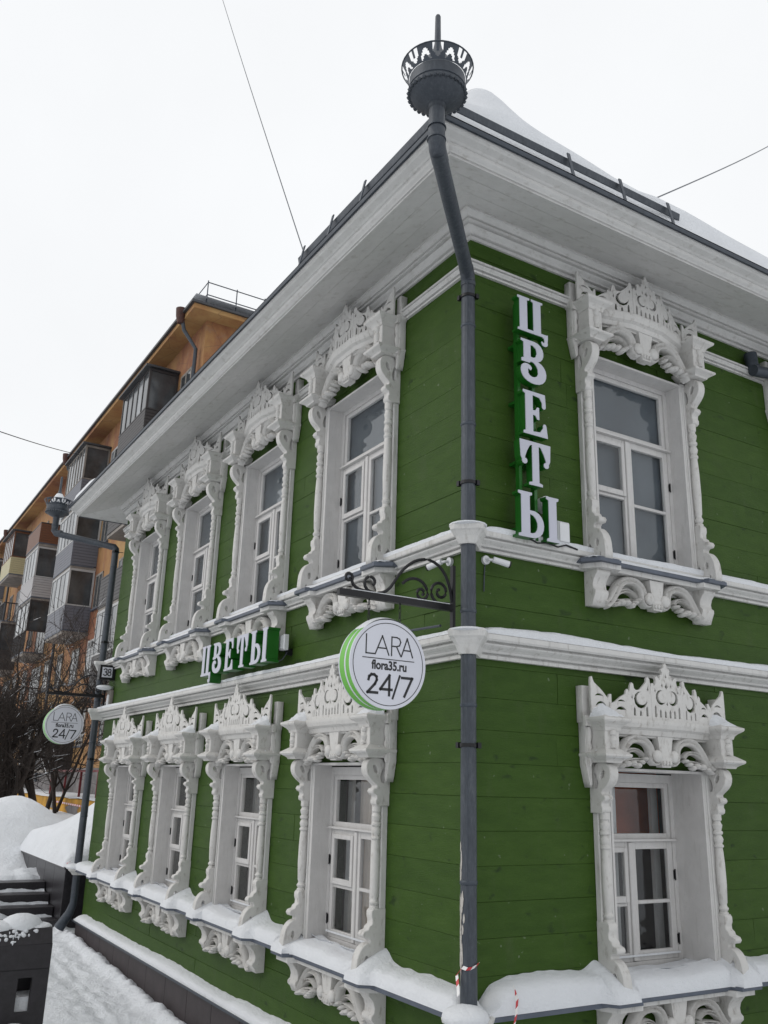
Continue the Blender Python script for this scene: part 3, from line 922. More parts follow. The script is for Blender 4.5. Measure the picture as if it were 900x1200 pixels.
    mb.lathe([(H - .30 + .24 * a, r_) for a, r_ in ((0, .012), (.1, .019), (.2, .012), (.35, .017), (.5, .022), (.6, .013), (.75, .021), (.9, .021), (1, .014))], (e0 + e1) / 2, -.064, 8)
    me = mb.mesh('ear_baluster', C, 35); put('ear_baluster', me); put('ear_baluster', me, sx=-1)
    # --- bowed shelf between the caps
    plan = [(-bx0 - .002, .085), (-.40, .12), (-.15, .185), (.15, .185), (.40, .12), (bx0 + .002, .085)]
    if kd == 'lo': plan = [(-bx0 - .002, .115), (-.40, .13), (-.15, .165), (.15, .165), (.40, .13), (bx0 + .002, .115)]
    mb = MB()
    layers = [(H - .105, -.055), (H - .095, -.05), (H - .090, -.030), (H - .060, -.018), (H - .045, .006), (H - .020, .016), (H - .006, .018), (H + .006, .018)]
    vs, k = [], len(plan)
    for z_, o_ in layers:
        vs += [(x_, -max(d_ + o_, .02), z_) for x_, d_ in plan]
    nb = len(vs)
    vs += [(x_, -.003, layers[0][0]) for x_, d_ in plan] + [(x_, -.003, layers[-1][0]) for x_, d_ in plan]
    fs = []
    for i in range(len(layers) - 1):
        for j in range(k - 1): fs.append((i * k + j, i * k + j + 1, (i + 1) * k + j + 1, (i + 1) * k + j))
    for j in range(k - 1):
        fs.append((j, j + 1, nb + j + 1, nb + j))
        fs.append(((len(layers) - 1) * k + j, (len(layers) - 1) * k + j + 1, nb + k + j + 1, nb + k + j))
    mb.add(vs, fs)
    put('bowed_shelf', mb.mesh('bowed_shelf', C))
    # --- fretwork crest: seven pierced boards standing on the shelf and the caps
    def crest_piece(name, loops, p0, p1, z_, flip=False):
        """stand a cut-out (x from 0..w) between plan points p0 -> p1"""
        me_ = shape_mesh(name, loops, -.009, .009, C, .0012)
        dx, dy = p1[0] - p0[0], -(p1[1] - p0[1])
        ang = math.atan2(dy, dx)
        lst.append((name, me_, (p0[0], -p0[1], z_), (-1 if flip else 1), ang))
    f_ = -.012
    cw = .148
    lc_c = crest_centre(cw)
    lst.append(('crest_centre', shape_mesh('crest_centre', lc_c, -.010, .010, C, .0012), (0, -plan[2][1] + f_ * -1 - .002, H + .004), 1, 0))
    def seglen(a_, b_): return math.hypot(a_[0] - b_[0], a_[1] - b_[1])
    pA, pB, pC = (plan[2][0], plan[2][1] - .010), (plan[1][0] + .075, plan[1][1] + .005), (plan[0][0], plan[0][1] - .0)
    w1, w2 = seglen(pA, pB), seglen(pB, pC)
    crest_piece('crest_panel', crest_mid(w1), pB, pA, H + .004)
    crest_piece('crest_panel', crest_mid(w1), (-pB[0], pB[1]), (-pA[0], pA[1]), H + .004, True)
    crest_piece('crest_panel', crest_small(w2), pC, pB, H + .004)
    crest_piece('crest_panel', crest_small(w2), (-pC[0], pC[1]), (-pB[0], pB[1]), H + .004, True)
    we = bx1 - bx0 + .055
    crest_piece('crest_end', crest_end(we), (bx0 - .02, .105), (bx1 + .035, .105), H + .002)
    crest_piece('crest_end', crest_end(we), (-bx0 + .02, .105), (-bx1 - .035, .105), H + .002, True)
    # --- carved swag under the shelf
    sh = .215 if kd == 'lo' else .245
    me = swag_mesh('carved_swag', bx0 - .002, sh, -.085 if kd == 'up' else -.075, -.150 if kd == 'up' else -.128)
    put('carved_swag', me, (0, 0, H - .088))
    # --- sill: timber board, metal flashing with projecting wings
    w_in, w_out = .42, .66
    if kd == 'up': dm, dw, dend = .150, .200, .11
    else: dm, dw, dend = .160, .228, .150
    def plan_s(o): # outline of the front edge, x from left to right
        return [(-w_out - .035 - o, 0), (-w_out - .035 - o, dend - .02 + o), (-w_out + .035 - o * .4, dw + o), (-w_in - .015 + o, dw + o), (-w_in + .004 + o, dm + o),
                (w_in - .004 - o, dm + o), (w_in + .015 - o, dw + o), (w_out - .035 + o * .4, dw + o), (w_out + .035 + o, dend - .02 + o), (w_out + .035 + o, 0)]
    lp = [(x_, -d_ - .001) for x_, d_ in plan_s(0)]
    mb = MB(); mb.prism(lp, zs - .028, zs - .004); mb.prism([(x_, -max(0.001, d_)) for x_, d_ in plan_s(-.008)], zs - .0041, zs + .004)
    put('sill_flashing', mb.mesh('sill_flashing', M['sill_metal']))
    mb = MB(); mb.prism([(x_ * .94, -max(0.002, d_ - .028)) for x_, d_ in plan_s(0)], zs - .062, zs - .029)
    put('sill_board', mb.mesh('sill_board', W))
    # --- apron below the sill: end brackets and a second swag
    ah = .235 if kd == 'up' else .205
    za = zs - .063
    loop = [(.003, 0), (.125, 0), (.125, -.022), (.112, -.034), (.090, -.060), (.078, -.095), (.082, -.125), (.100, -.140), (.100, -.158), (.080, -ah * .86), (.066, -ah), (.003, -ah)]
    me = shape_mesh('apron_bracket', [loop], -.060, .060, C, .003)
    me.transform(Matrix(((0, -1, 0, 0), (-1, 0, 0, 0), (0, 0, 1, 0), (0, 0, 0, 1))))
    put('apron_bracket', me, (.525, 0, za)); put('apron_bracket', me, (-.525, 0, za), -1)
    put('apron_board', MB().box(-.464, .464, -.022, -.003, za - ah * .30, za).mesh('apron_board', W))
    me = swag_mesh('apron_swag', .470, ah * .98, -.040, -.105)
    put('apron_swag', me, (0, 0, za))
    proto[kind_] = (frame_me, lst, gz)

def curtain_mesh(x0, x1, z0, z1, y, amp=.014, k=9):
    n = 40
    vs = []
    for i in range(n + 1):
        t = i / n; x = x0 + (x1 - x0) * t
        yy = y + amp * math.sin(t * k * 2 * math.pi) + amp * .5 * math.sin(t * k * 5.3)
        vs += [(x, yy, z0), (x, yy, z1)]
    fs = [(2 * i, 2 * i + 2, 2 * i + 3, 2 * i + 1) for i in range(n)]
    me = MB().add(vs, fs).mesh('curtain', M['curtain'], 80)
    return me

def interior(win, kd, fac, idx):
    kk = 'loL' if (kd == 'lo' and fac == 'L') else kd
    sp = SPEC[kk]; gz = proto[kk][2]
    y = sp['rec']
    if kd == 'up':
        MB().box(-.45, .45, y + .052, y + .056, gz['fb'], gz['ft']).build('painted_reflection_panel', M['painted_reflection'], win)  # added opaque backing that carries the painted pane reflection
        return
    room = MB()
    x0, x1, z0, z1, y0, y1 = -.75 if fac == 'L' else -1.2, .75 if fac == 'L' else 1.08, gz['fb'] - .1, gz['ft'] + .15, y + .062, y + .55
    room.add([(x0, y0, z0), (x1, y0, z0), (x1, y1, z0), (x0, y1, z0), (x0, y0, z1), (x1, y0, z1), (x1, y1, z1), (x0, y1, z1)],
             [(0, 1, 2, 3), (4, 5, 6, 7), (1, 2, 6, 5), (2, 3, 7, 6), (3, 0, 4, 7)])
    room.build('room_recess', M['room'], win)
    # inner window frame
    mb = MB(); yy = y + .16
    for a, b in ((-.44, -.38), (.38, .44), (-.03, .03)): mb.box(a, b, yy, yy + .03, gz['fb'], gz['ft'])
    mb.box(-.38, .38, yy + .001, yy + .029, gz['st'], gz['gb']); mb.box(-.38, .38, yy + .001, yy + .029, gz['fb'], gz['fb'] + .06)
    mb.build('inner_frame', M['frame'], win)
    if fac == 'R':
        MB().box(-1.19, .86, y1 - .02, y1 - .01, z0 + .78, z1).build('terracotta_wall', M['room_red'], win)
    elif idx == 0:
        link('curtain', curtain_mesh(-.42, .06, gz['fb'], gz['ft'], y + .26, .012, 6), win)
        MB().box(.10, .6, y1 - .02, y1 - .01, z0 + .2, z1).build('terracotta_wall', M['room_red'], win)
        mb = MB()
        for (a, b, r_) in ((.22, 1.30, .055), (.28, 1.75, .05), (.2, 1.62, .04), (.3, 1.4, .06)): mb.blob((a, y + .4, b), (r_, r_, r_ * 1.1), 8, 5)
        mb.build('flowers', M['pink'], win)
    else:
        link('curtain', curtain_mesh(-.44, .44, gz['fb'], gz['ft'], y + .22, .014, 11), win)

count = {}
for fac, c_, kd in WIN:
    pk_ = 'loL' if (kd == 'lo' and fac == 'L') else kd
    frame_me, lst, gz = proto[pk_]
    x = to_local(fac, c_)
    rz = FR[fac][0]
    pos = Vector((x, 0, 0)); pos.rotate(Matrix.Rotation(rz, 3, 'Z'))
    w = link('window', frame_me, house, pos, rz)
    for it in lst:
        nm, me, loc, sx = it[:4]
        o = link(nm, me, w, loc)
        if len(it) > 4:
            o.rotation_euler = (0, 0, it[4])
        else: o.scale = (sx, 1, 1)
    k = count.get((fac, kd), 0); count[(fac, kd)] = k + 1
    interior(w, kd, fac, k)

# =================================================================== SNOW ON LEDGES
def ledge_snow(mb, fac, x0, x1, dfun, z, thick, d_in=.0, step=.035, seed=0, wallup=1.25, lip=.012):
    """rounded strip of snow on a ledge; dfun(x) = how far the ledge projects there, thick(x) its depth"""
    n = max(2, int(abs(x1 - x0) / step))
    m = 9
    vs = []
    for i in range(n + 1):
        x = x0 + (x1 - x0) * i / n
        do = dfun(x); th = thick(x) * (1 + .22 * nz(x, seed, 0, 2.3) + .10 * nz(x, seed, 5, 9))
        e_ = min(i, n - i) * abs(x1 - x0) / n
        th *= .35 + .65 * smooth(0, .12, e_)
        sl = 3.2 if do > .19 else 5
        for j in range(m):
            t = j / (m - 1)
            d = d_in + (do + lip - d_in) * min(1, t * 1.06) if t < .97 else d_in + (do + lip * .3 - d_in)
            h = th * (wallup + (1 - wallup) * t) * (1 - t ** sl) ** .5 * (1 - (.42 * t if do > .19 else 0)) + .004 * nz(x, j * .3, seed, 14)
            if j == m - 1: h = -.004
            vs.append((x, -max(d, -.001), z + max(h, -.004)))
    k = m
    fs = [(i * k + j, (i + 1) * k + j, (i + 1) * k + j + 1, i * k + j + 1) for i in range(n) for j in range(k - 1)]
    # end caps
    b = len(vs)
    vs += [(x0, 0, z - .003), (x1, 0, z - .003)]
    for e, base in ((0, b), (n, b + 1)):
        for j in range(k - 1): fs.append((e * k + j, e * k + j + 1, base))
    mb.add(vs, fs)

def tr(mb, fac):
    if fac == 'R': mb.v = [(-y, x, z) for x, y, z in mb.v]
    return mb

snow_all = MB()
for fac in 'LR':
    length = LL if fac == 'L' else LR
    lo_c = sorted(to_local(fac, c_) for f_, c_, k_ in WIN if f_ == fac and k_ == 'lo')
    up_c = sorted(to_local(fac, c_) for f_, c_, k_ in WIN if f_ == fac and k_ == 'up')
    X0, X1 = (-length - .1, .0) if fac == 'L' else (-.0, length)
    mb = MB()
    heavy = 1.0 if fac == 'R' else .55
    # string course
    ledge_snow(mb, fac, X0, X1 + (.08 if fac == 'L' else 0), lambda x: .112, 3.128, lambda x: (.052 if fac == 'R' else .036) * (.8 + .5 * nz(x, 1, 0, .8)), seed=1)
    # sill course between the windows
    ledge_snow(mb, fac, X0, X1 + (.06 if fac == 'L' else 0), lambda x: .092, 3.768, lambda x: (.040 if fac == 'R' else .028), seed=2)
    # thick snow on the lower ledge and window sills
    def dlo(x):
        d_ = .150
        for c_ in lo_c:
            q = abs(x - c_)
            if q < .70:
                if q > .415: d_ = .150 + .078 * (smooth(.70, .62, q) if q > .6 else smooth(.412, .445, q))
                else: d_ = .158
        return d_
    def tlo(x):
        t_ = .105 if fac == 'R' else .085
        for c_ in lo_c:
            q = abs(x - c_)
            t_ += .055 * math.exp(-((q - .57) / .075) ** 2) - .012 * math.exp(-(q / .35) ** 2)
        if fac == 'R' : t_ += .03 * math.exp(-((x - .45) / .3) ** 2) - .05 * math.exp(-(x / .12) ** 2)
        return t_
    ledge_snow(mb, fac, X0, X1 + (.10 if fac == 'L' else 0), dlo, 1.095, tlo, seed=3, wallup=1.22, lip=.016, step=.02)
    # snow inside the reveals of the lower windows
    for c_ in lo_c:
        n = 18
        vs = []
        for i in range(n + 1):
            x = c_ - .43 + .86 * i / n
            for j in range(6):
                yy = -.02 + (.215 if fac == 'R' else .095) * j / 5
                h = .030 + .018 * math.exp(-((abs(x - c_) - .43) / .10) ** 2) + .012 * nz(x, yy, 2, 7) + (.02 if j == 0 else 0)
                vs.append((x, yy, 1.152 + h))
        mb.add(vs, [(i * 6 + j, (i + 1) * 6 + j, (i + 1) * 6 + j + 1, i * 6 + j + 1) for i in range(n) for j in range(5)])
        ns = len(mb.v)
        for s_ in (-1, 1):
            # little heaps on the caps, drifts against the casing
            xx = c_ + s_ * .54
            for (hx, hw, hd0, hd1, hz, hh) in ((xx, .108, .105, .238, 2.690, .075), (xx, .100, .12, .232, 2.468, .022)):
                n_ = 10; vs = []
                for i in range(n_ + 1):
                    for j in range(n_ + 1):
                        a, b = i / n_, j / n_
                        q = (1 - (2 * a - 1) ** 2) ** .6 * (1 - b) ** .8 + .25 * nz(hx + a, b, s_, 6) * math.sin(math.pi * a)
                        vs.append((hx - hw + 2 * hw * a, -(hd0 + (hd1 - hd0) * b), hz + hh * max(q, 0) + (.006 if 0 < i < n_ and j < n_ else -.006) + .03 * (b < .01) * 0 - .022 * b))
                k_ = n_ + 1
                mb.add(vs, [(i * k_ + j, i * k_ + j + 1, (i + 1) * k_ + j + 1, (i + 1) * k_ + j) for i in range(n_) for j in range(n_)])
        rc = .215 if fac == 'R' else .095
        mb.box(c_ - .39, c_ + .39, rc - .014, rc - .003, 1.232, 1.243)
    # thin snow on the upper sills
    for c_ in up_c:
        def dup(x, c_=c_):
            q = abs(x - c_)
            return .148 if q < .40 else .148 + .032 * smooth(.40, .47, q)
        ledge_snow(mb, fac, c_ - .66, c_ + .66, dup, 3.718, lambda x: .026 if fac == 'L' else .022, seed=4, lip=.0)
    # plinth flashing
    def dpl(x): return .088
    ledge_snow(mb, fac, X0 + .1, X1, dpl, Z0 - .014, lambda x: .055 + .02 * nz(x, 0, 0, .7), seed=6, wallup=1.5, lip=.02)
    tr(mb, fac)
    snow_all.add(mb.v, mb.f)
# round the corner caps
snow_all.blob((.09, -.09, 3.125), (.12, .12, .018), 16, 7)
snow_all.blob((.09, -.09, 3.77), (.12, .12, .016), 16, 7)
snow_all.blob((.120, -.130, 1.100), (.125, .125, .060), 22, 10)
snow_all.blob((-8.42, -.13, 1.115), (.16, .12, .045), 14, 7)
so = snow_all.build('ledge_snow', M['snow'], smooth=60)
tag(so, 'snow lying on the sills, string courses and plinth of the green house', kind='stuff')

# roof snow
def roof_plane(x, y):
    d = -y if -y > x else x      # distance out from the wall plane (whichever eave is nearer)
    return 6.034 + (.76 - d) * .36
rs = MB()
xs = axis([(-8.7, -1.0, .12), (-1.0, .74, .05)])
ys = axis([(-.74, 1.4, .05), (1.4, 7.4, .15)])
nx = len(xs)
vs = []
for y in ys:
    for x in xs:
        dl, dr = .74 + y, .74 - x          # inwards from each eave
        e = min(dl, dr)
        th = .0
        st_ = .08 - .08 * smooth(.9, 1.5, y)
        th = (.050 + .31 * smooth(st_, st_ + .19, dr) * (1 - .35 * smooth(.5, 3, y))) if dr < dl else (.035 + .02 * smooth(.3, 1.2, dl))
        th += .13 * smooth(-7.2, -8.0, x) * smooth(-.02, .07, dl)
        wob = .02 * nz(x, y, 0, 1.5)
        th += .38 * math.exp(-((y + .04) / .30) ** 2 - ((x - .16) / .24) ** 2)
        th += .10 * math.exp(-((y - .35) / .40) ** 2 - ((x - .28) / .25) ** 2)
        
        th = max(th + wob, .012) * smooth(-.02, .06, e)
        vs.append((x, y, 6.034 + min(.02 + e, 2.4) * .36 - .01 + th))
fs = [(j * nx + i, j * nx + i + 1, (j + 1) * nx + i + 1, (j + 1) * nx + i) for j in range(len(ys) - 1) for i in range(nx - 1)]
rs.add(vs, fs)
o = rs.build('roof_snow', M['snow'], smooth=75)
tag(o, 'snow drifted over the roof of the green house, heaped at the street corner', kind='stuff')

# =================================================================== DOWNPIPES WITH CROWNED FUNNELS
def capital(mb, cx, cy, ang, z0, z1, w0, w1, depth, back=.02):
    """boxed-out piece of the string course that wraps a pipe; ang = outward direction"""
    ca, sa = math.cos(ang), math.sin(ang)
    def T(a, b): return (cx + a * ca - b * sa, cy + a * sa + b * ca)
    rings = [(z0, w0, .052), (z0 + (z1 - z0) * .12, w0 + .008, .058), (z0 + (z1 - z0) * .35, w0 + (w1 - w0) * .35, .07), (z0 + (z1 - z0) * .60, w0 + (w1 - w0) * .82, .088), (z0 + (z1 - z0) * .68, w1, .098), (z0 + (z1 - z0) * .90, w1 + .006, .102), (z1, w1 * .93, .096)]
    vs, fs = [], []
    for z, w, d in rings:
        for a, b in ((-depth, w * 1.0), (d - w * .25, w), (d, w * .72), (d, -w * .72), (d - w * .25, -w), (-depth, -w)):
            x, y = T(a, b); vs.append((x, y, z))
    k = 6
    for i in range(len(rings) - 1):
        for j in range(k): fs.append((i * k + j, i * k + (j + 1) % k, (i + 1) * k + (j + 1) % k, (i + 1) * k + j))
    fs += [tuple(range(k))[::-1], tuple(range((len(rings) - 1) * k, len(rings) * k))]
    mb.add(vs, fs)

def crown_mesh(r0, r1, z0, z1):
    """flared collar pierced with alternating U and flame cut-outs, 16 round"""
    mb = MB()
    N, A, Z = 16, 10, 14
    def hole(a, t):
        # a in -1..1 across the motif, t 0..1 up; returns True if cut out
        return False
    vs, fs = [], []
    NA, NZ = N * A, Z
    for i in range(NZ + 1):
        t = i / NZ
        r_ = r0 + (r1 - r0) * (t ** .85); z_ = z0 + (z1 - z0) * t
        for k in range(NA):
            an = 2 * math.pi * (k + .0) / NA
            vs.append((r_ * math.cos(an), r_ * math.sin(an), z_))
    for i in range(NZ):
        t = (i + .5) / NZ
        for k in range(NA):
            m_, q = divmod(k, A)
            a = (q + .5) / A * 2 - 1
            cut = False
            if .05 < t < .90:
                if m_ % 2 == 0:   # U opening upwards
                    if t > .45: cut = .30 < abs(a) < .72
                    elif t > .12: cut = abs(a) < .72 * (t - .05) / .40
                    if t > .52 and abs(a) < .30: cut = False
                else:             # flame
                    if t < .30: cut = .42 < abs(a) < .86
                    elif t < .80: cut = abs(a) < .80 * (1 - (t - .25) / .55) ** .9 and not (t < .38 and abs(a) < .3)
                    if t < .12: cut = .55 < abs(a) < .9
            if not cut:
                a0, b0 = i * NA + k, i * NA + (k + 1) % NA
                fs.append((a0, b0, b0 + NA, a0 + NA))
    mb.add(vs, fs)
    # rolled rim
    ring = [(r1 * math.cos(2 * math.pi * k / 40), r1 * math.sin(2 * math.pi * k / 40), z1) for k in range(41)]
    mb.tube(ring, .004, 6, False)
    return mb

def downpipe(name, label, base, out_ang, fun, z_bot, foot, zs_arm, caps):
    """base = pipe axis at the wall, fun = funnel axis; all in metres"""
    r = .046
    t = empty(name, (base[0], base[1], z_bot))
    tag(t, label, 'downpipe')
    O = Vector((base[0], base[1], z_bot))
    def mk(nm, mb, mat, sm=40):
        mb.v = [(v[0] - O.x, v[1] - O.y, v[2] - O.z) for v in mb.v]
        return mb.build(nm, mat, t, sm)
    bx, by = base; fx, fy, fz = fun
    za, zb = zs_arm   # arm heights at the funnel end and at the wall end
    dirv = Vector((bx - fx, by - fy, 0)).normalized()
    # vertical lengths, each telescoped into the next
    z = z_bot
    cut = [z_bot, 1.75, 2.7, 3.25, 4.45, 5.15, zb - .03]
    cut = [c for c in cut if c >= z_bot]
    for a, b in zip(cut[:-1], cut[1:]):
        mk('pipe_length', MB().lathe([(a, r), (b - .004, r * .97)], bx, by, 20), M['zinc'])
        mk('pipe_joint', MB().lathe([(b - .018, r * 1.0), (b - .014, r * 1.07), (b + .002, r * 1.07), (b + .006, r)], bx, by, 20, False), M['zinc_dark'])
        mk('pipe_seam', MB().box(bx + math.cos(out_ang) * r - .003, bx + math.cos(out_ang) * r + .003, by + math.sin(out_ang) * r - .003, by + math.sin(out_ang) * r + .003, a, b - .02), M['zinc_dark'])
    # clamps with wings to the wall
    for zc in (2.47, 4.05, 5.36):
        mb = MB().lathe([(zc - .010, r * 1.04), (zc - .010, r * 1.14), (zc + .010, r * 1.14), (zc + .010, r * 1.04)], bx, by, 20, False)
        pa = out_ang + math.pi / 2
        for s_ in (-1, 1):
            cx_, cy_ = bx + math.cos(pa) * s_ * r * 1.25, by + math.sin(pa) * s_ * r * 1.25
            mb.box(cx_ - .012, cx_ + .012, cy_ - .012, cy_ + .012, zc - .016, zc + .016)
        mb.tube([(bx - math.cos(out_ang) * r, by - math.sin(out_ang) * r, zc), (bx - math.cos(out_ang) * .11, by - math.sin(out_ang) * .11, zc)], .005, 6)
        mk('clamp', mb, M['black'])
    # elbows and arm
    e1 = [(bx, by, zb - .06), (bx, by, zb - .02), (bx - dirv.x * .03, by - dirv.y * .03, zb + .015), (bx - dirv.x * .10, by - dirv.y * .10, zb + .03)]
    mk('elbow', MB().tube(e1, r * 1.05, 20), M['zinc'])
    arm0 = (bx - dirv.x * .07, by - dirv.y * .07, zb + .025)
    arm1 = (fx + dirv.x * .04, fy + dirv.y * .04, za)
    mk('sloping_arm', MB().tube([arm0, arm1], r, 20), M['zinc'])
    mk('elbow', MB().tube([(fx + dirv.x * .12, fy + dirv.y * .12, za - .002), (fx + dirv.x * .03, fy + dirv.y * .03, za + .006), (fx, fy, za + .05), (fx, fy, za + .11)], r * 1.06, 20), M['zinc'])
    for q in (.04, .12):
        mk('pipe_ring', MB().lathe([(za + q, r * 1.0), (za + q, r * 1.16), (za + q + .008, r * 1.16), (za + q + .008, r)], fx, fy, 20, False), M['zinc_dark'])
    mk('pipe_length', MB().lathe([(za + .09, r * .98), (fz, r * .98)], fx, fy, 20), M['zinc'])
    # funnel: cone, scalloped drum, crown, capped spike
    fun_ = MB().lathe([(fz - .02, r * 1.03), (fz + .01, r * 1.05), (fz + .035, .105), (fz + .060, .140), (fz + .072, .154), (fz + .082, .156)], fx, fy, 32, False)
    funnel = mk('funnel', fun_, M['zinc'], 30)
    dr = MB().lathe([(fz + .076, .158), (fz + .178, .158), (fz + .178, .150), (fz + .085, .150)], fx, fy, 32, False)
    for k in range(32):       # scalloped lower edge
        a = 2 * math.pi * (k + .5) / 32
        cx_, cy_ = fx + .1585 * math.cos(a), fy + .1585 * math.sin(a)
        dr.blob((cx_, cy_, fz + .078), (.015, .015, .012), 6, 4)
    mk('drum', dr, M['zinc'], 30)
    mk('bead', MB().lathe([(fz + .105, .157), (fz + .108, .163), (fz + .114, .163), (fz + .117, .157)], fx, fy, 32, False), M['zinc_dark'], 30)
    cr = crown_mesh(.160, .202, fz + .178, fz + .262)
    cr.v = [(v[0] + fx, v[1] + fy, v[2]) for v in cr.v]
    mk('crown', cr, M['zinc_dark'], 30)
    mk('spike', MB().lathe([(fz + .19, .12), (fz + .20, .13), (fz + .36, .045), (fz + .40, .026), (fz + .44, .019), (fz + .635, .016), (fz + .645, .012), (fz + .65, .004)], fx, fy, 16), M['zinc'], 40)
    if foot:
        fxv = foot
        pts = [(bx, by, z_bot + .02), (bx, by, z_bot - .10), (bx + fxv[0] * .25, by + fxv[1] * .25, z_bot - .22), (bx + fxv[0], by + fxv[1], z_bot - .40)]
        mk('foot_elbow', MB().tube(pts, [r, r * 1.02, r * 1.2, r * 1.5], 20), M['zinc_dark'])
    for (z0, z1, w0, w1) in caps:
        mb = MB(); capital(mb, bx, by, out_ang, z0, z1, w0, w1, .14)
        mk('course_cap', mb, M['white'], None)
    return t

diag = -math.pi / 4
near = downpipe('corner_downpipe', 'grey downpipe at the street corner with a crowned funnel against the sky', (.080, -.080), diag, (.925, -.925, 5.865), 1.13, None, (5.60, 5.50),
                [(2.985, 3.132, .052, .108), (3.652, 3.772, .052, .100), (1.00, 1.10, .075, .130)])
# peeled paint on the lower pipe
mb = MB()
rr = random.Random(5)
for k in range(46):
    zc = rr.choice([rr.uniform(1.30, 1.66), rr.uniform(1.30, 1.66), rr.uniform(1.20, 1.95)]); a = diag + math.pi + .95 + rr.gauss(0, .16) + .35 + (.9 if zc > 1.7 else 0) * 0
    a = R(-36) - 1.12 + rr.gauss(0, .20) * (1 if 1.3 < zc < 1.66 else .6) - (.2 if zc > 1.66 else 0)
    w, h = rr.uniform(.06, .22), rr.uniform(.012, .06)
    r_ = .0466 + k * .00002
    vs = []
    for da, dz in ((-w, -h * .4), (-w * .5, -h), (w * .6, -h * .7), (w, .1 * h), (w * .4, h), (-w * .7, h * .6)):
        vs.append((.08 + r_ * math.cos(a + da) - .08, -.08 + r_ * math.sin(a + da) + .08, zc + dz - 1.13))
    mb.add(vs, [(0, 1, 2, 3, 4, 5)])
mb.build('paint_flakes', M['peeled'], near)
far_p = downpipe('far_downpipe', 'grey downpipe at the far left corner with a small snowy crown funnel', (-8.40, -.10), R(-112), (-9.06, -.86, 5.90), .78, (-.07, -.13), (5.66, 5.42),
                 [(2.985, 3.135, .060, .125), (3.650, 3.775, .060, .120), (1.02, 1.10, .070, .125)])
o = MB().lathe([(6.11, .12), (6.13, .122), (6.27, .045), (6.285, .02)], -9.06, -.86, 16).build('funnel_snow', M['snow'], None, 40)
tag(o, 'cap of snow in the crown of the far left funnel', kind='stuff')
# third pipe, just entering at the right edge
t = empty('vent_elbow', (0, 2.93, 5.66))
tag(t, 'stubby dark metal pipe elbow under the eaves at the right edge', 'pipe')
MB().tube([(.06, -.02, .16), (.07, -.02, .05), (.09, .0, .0)], [.055, .052, .05], 16).build('upright_stub', M['zinc_dark'], t, 40)
MB().tube([(.10, -.06, -.015), (.11, .30, .03)], .048, 18).build('sloping_pipe', M['zinc_dark'], t, 40)
MB().tube([(.106, .20, .012), (.107, .22, .015)], .056, 18).build('collar', M['black'], t, 40)

# =================================================================== LETTER SIGNS
def G_stem(x0, x1, z0, z1, s=.07, h=.055):
    return [(x0 - s, z0), (x1 + s, z0), (x1 + s * .9, z0 + h), (x1, z0 + h * 1.5), (x1, z1 - h * 1.5), (x1 + s * .9, z1 - h), (x1 + s, z1), (x0 - s, z1), (x0 - s * .9, z1 - h), (x0, z1 - h * 1.5), (x0, z0 + h * 1.5), (x0 - s * .9, z0 + h)]

def glyph(ch):
    if ch == 'Ц':
        o = [(.02, 0), (.02, .055), (.08, .08), (.08, .92), (.02, .945), (.02, 1), (.37, 1), (.37, .945), (.30, .92), (.30, .085), (.48, .085), (.48, .92), (.42, .945), (.42, 1), (.76, 1), (.76, .945), (.70, .92), (.70, .085),
             (.86, .085), (.90, .10), (.90, -.02), (.885, -.14)]
        o += arc(.80, -.165, .095, 10, -200, 8) + [(.74, -.14), (.77, -.17), (.80, -.13), (.79, -.04), (.74, 0)]
        return [[o]]
    if ch == 'В':
        a = [(.05, .47), (.05, .54), (.12, .56), (.12, .93), (.04, .955), (.04, 1.0), (.45, 1.0)] + bez((.45, 1.0), (.80, .99), (.80, .60), (.55, .545), 8)[1:] + \
            bez((.55, .545), (.90, .48), (.90, .02), (.45, 0), 9)[1:] + bez((.45, 0), (.12, .0), (.0, .16), (.03, .32), 7)[1:] + bez((.03, .32), (.06, .46), (.30, .47), (.36, .36), 6)[1:] + \
            [(.33, .30), (.24, .33)] + bez((.24, .30), (.20, .12), (.50, .10), (.55, .26), 6) + bez((.55, .28), (.56, .44), (.42, .52), (.33, .51), 5)[1:] + [(.30, .47)]
        return [[a, [(.33, .62), (.33, .90), (.40, .90), (.50, .84), (.52, .74), (.48, .64), (.40, .61)]]]
    if ch == 'Е':
        o = [(.04, 0), (.04, .055), (.11, .08), (.11, .92), (.04, .945), (.04, 1), (.74, 1), (.76, .74)] + arc(.70, .72, .06, 20, -160, 5) + \
            [(.64, .80), (.56, .90), (.34, .92), (.34, .57), (.42, .58), (.48, .66), (.54, .66), (.54, .38), (.48, .38), (.42, .46), (.34, .47), (.34, .08), (.56, .10), (.66, .22)] + arc(.71, .26, .055, 200, 0, 5) + [(.80, .02), (.80, 0)]
        return [[o]]
    if ch == 'Т':
        o = [(.24, 0), (.24, .055), (.33, .08), (.33, .92), (.27, .90), (.19, .76), (.135, .62), (.13, .58)] + arc(.125, .52, .070, 60, -200, 8) + [(.02, .62), (.0, 1), (.84, 1), (.82, .62)] + arc(.715, .52, .070, 20, -240, 8) + [(.71, .58), (.705, .62), (.65, .76), (.57, .90), (.51, .92), (.51, .08), (.60, .055), (.60, 0)]
        return [[o]]
    if ch == 'Ы':
        a = [(.0, 0.0), (.0, .055), (.07, .08), (.07, .92), (.0, .945), (.0, 1), (.34, 1), (.34, .945), (.28, .92), (.28, .60)] + bez((.28, .60), (.74, .66), (.74, -.04), (.30, 0), 10)[1:]
        return [[a, [(.28, .10)] + bez((.34, .10), (.52, .12), (.52, .50), (.28, .52), 7)], [G_stem(.76, .96, 0, 1, .06)]]

